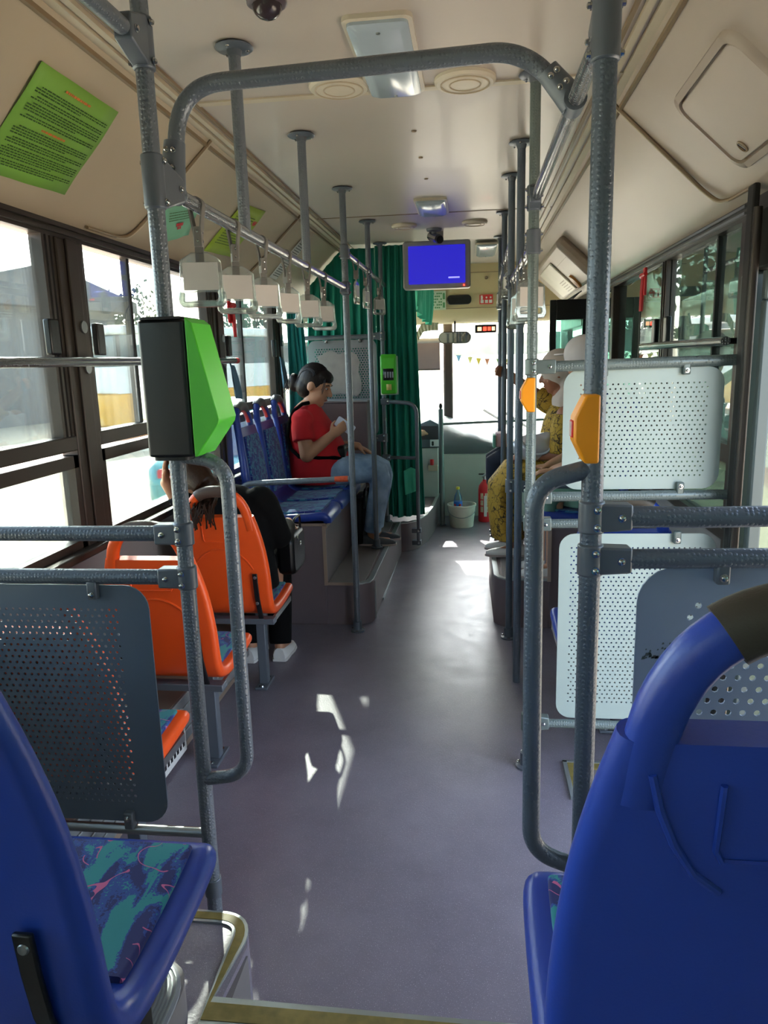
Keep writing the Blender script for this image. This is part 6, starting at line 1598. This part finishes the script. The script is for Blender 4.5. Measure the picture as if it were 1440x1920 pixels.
# grey workshop, pale building
t = thing('workshop', 'long grey workshop building in the first left window', 'building', (-20, 24, GZ))
ang = math.radians(-14); mt = Matrix.Translation((-21.5, 23, GZ)) @ Matrix.Rotation(ang, 4, 'Z')
g = G(); g.box((-11, 0, 0), (5.2, 8, 4.1), mt); obj('wall', g, M['wall_g'], t)
g = G(); g.prism([(-.8, 4.1), (8.6, 4.1), (8.6, 4.5), (4, 5.6), (-.8, 4.45)], -11.6, 5.9, 'x', mt); obj('roof', g, M['roofm'], t)
g = G(); g.box((-2, -.06, 0.1), (2.6, -.01, 2.9), mt); obj('shutter_door', g, M['wall_p'], t)
for x in (-8.5, -5.5):
    g = G(); g.box((x, -.05, 1.6), (x + 1.6, .0, 2.8), mt); wf = obj('window_frame', g, M['frame'], t)
    g = G(); g.box((x + .1, -.07, 1.7), (x + 1.5, -.055, 2.7), mt); obj('pane', g, M['glass_dark'], wf)
t = thing('depot_building', 'pale depot building on the right side of the yard', 'building', (16, 24, GZ))
g = G(); g.box((12, 12, GZ), (20, 40, 5.0)); obj('wall', g, M['wall_p'], t)
g = G(); g.box((11.6, 11.6, 5.0), (20.4, 40.4, 5.3)); obj('roof', g, M['roofm'], t)
for k in range(6):
    g = G(); g.box((11.94, 13.5 + 4.2*k, 1.6), (12, 15.8 + 4.2*k, 3.2)); wf = obj('window_frame', g, M['frame'], t)
    g = G(); g.box((11.92, 13.6 + 4.2*k, 1.7), (11.938, 15.7 + 4.2*k, 3.1)); obj('pane', g, M['glass_dark'], wf)
def ext_bus(label, mt, L, low, hi):
    t = thing('parked_bus', label, 'bus', mt.translation)
    g = G(); g.prism(rrect(-L/2, L/2, .35, 1.25, .12, 4), -1.2, 1.2, 'y', mt); obj('lower_body', g, low, t, bevel=.04)
    g = G(); g.prism(rrect(-L/2, L/2, 1.252, 1.95, .05, 4), -1.2, 1.2, 'y', mt); obj('white_band', g, hi, t)
    g = G(); g.prism(rrect(-L/2 + .03, L/2 - .03, 1.952, 2.75, .08, 4), -1.17, 1.17, 'y', mt); gl = obj('window_band', g, mat('bus_glazing', '#5f6a6d', .2), t)
    for k in range(7):
        x = -L/2 + .15 + k*(L - .3)/6
        g = G(); g.box((x - .05, -1.19, 1.95), (x + .05, 1.19, 2.75), mt); obj('window_pillar', g, M['rubber'], gl)
    g = G(); g.prism(rrect(-L/2, L/2, 2.752, 3.0, .1, 4), -1.2, 1.2, 'y', mt); obj('roof', g, hi, t, bevel=.05)
    for x in (-L*.30, L*.28):
        for y in (-1.21, 1.01):
            g = G(); g.lathe([(.0001, 0), (.30, 0), (.46, .02), (.48, .1), (.46, .2), (.0001, .2)], mt @ Vector((x, y, .48)), mt.to_3x3() @ Vector((0,1,0)), 24); wh = obj('wheel', g, M['rubber'], t)
            g = G(); g.lathe([(.0001, -.01), (.22, -.01), (.24, .0), (.24, .21), (.0001, .21)], mt @ Vector((x, y, .48)), mt.to_3x3() @ Vector((0,1,0)), 20); obj('hub', g, M['steel'], wh)
ext_bus('white and yellow bus parked across the yard in the left windows', Matrix.Translation((-7.9, 22.8, GZ)) @ Matrix.Rotation(math.radians(60), 4, 'Z'), 9.0, M['bus_y'], M['bus_w'])
ext_bus('grey-white bus parked beside the right windows', Matrix.Translation((5.2, 11.5, GZ)) @ Matrix.Rotation(math.radians(86), 4, 'Z'), 10.0, mat('bus_blue_grey', '#8fa3ad', .4), M['bus_w'])
# teal car
mt = Matrix.Translation((-3.0, 10.2, GZ)) @ Matrix.Rotation(math.radians(90), 4, 'Z')
t = thing('parked_car', 'teal car parked beside the bus, seen in the lower left window', 'car', mt.translation)
secs = []
for x, z0, z1, hw in ((-2.1, .40, .62, .70), (-2.0, .30, .78, .80), (-1.3, .24, .92, .85), (0, .22, .95, .86), (1.2, .24, .90, .85), (1.9, .30, .80, .80), (2.05, .40, .60, .70)):
    secs.append([(x, y, z) for y, z in rrect(-hw, hw, z0, z1, .10, 4)])
g = G(); g.loft(secs, mt=mt); obj('body', g, M['car'], t, smooth=60)
secs = []
for x, z0, z1, hw in ((-1.75, .86, .92, .72), (-1.2, .88, 1.32, .66), (-.4, .9, 1.44, .62), (.4, .9, 1.40, .62), (1.1, .88, .93, .72)):
    secs.append([(x, y, z) for y, z in rrect(-hw, hw, z0, z1, .03, 3)])
g = G(); g.loft(secs, mt=mt); obj('cabin_glass', g, mat('car_glazing', '#39474a', .1), t, smooth=60)
g = G(); g.prism([(-1.15, 1.33), (-.4, 1.455), (.4, 1.41), (.45, 1.44), (-.4, 1.485), (-1.2, 1.36)], -.6, .6, 'y', mt); obj('roof', g, M['car'], t, bevel=.02)
for x in (-1.3, 1.3):
    for y in (-.87, .69):
        g = G(); g.lathe([(.0001, 0), (.2, 0), (.30, .02), (.31, .09), (.30, .18), (.0001, .18)], mt @ Vector((x, y, .31)), mt.to_3x3() @ Vector((0,1,0)), 20); wh = obj('wheel', g, M['rubber'], t)
        g = G(); g.lathe([(.0001, -.01), (.16, -.01), (.17, .19), (.0001, .19)], mt @ Vector((x, y, .31)), mt.to_3x3() @ Vector((0,1,0)), 16); obj('hub', g, M['steel'], wh)
for y in (-.62, .45):
    g = G(); g.prism(rrect(y, y + .2, .62, .74, .03, 3), -2.09, -1.98, 'x', mt); obj('tail_lamp', g, M['red'], t)
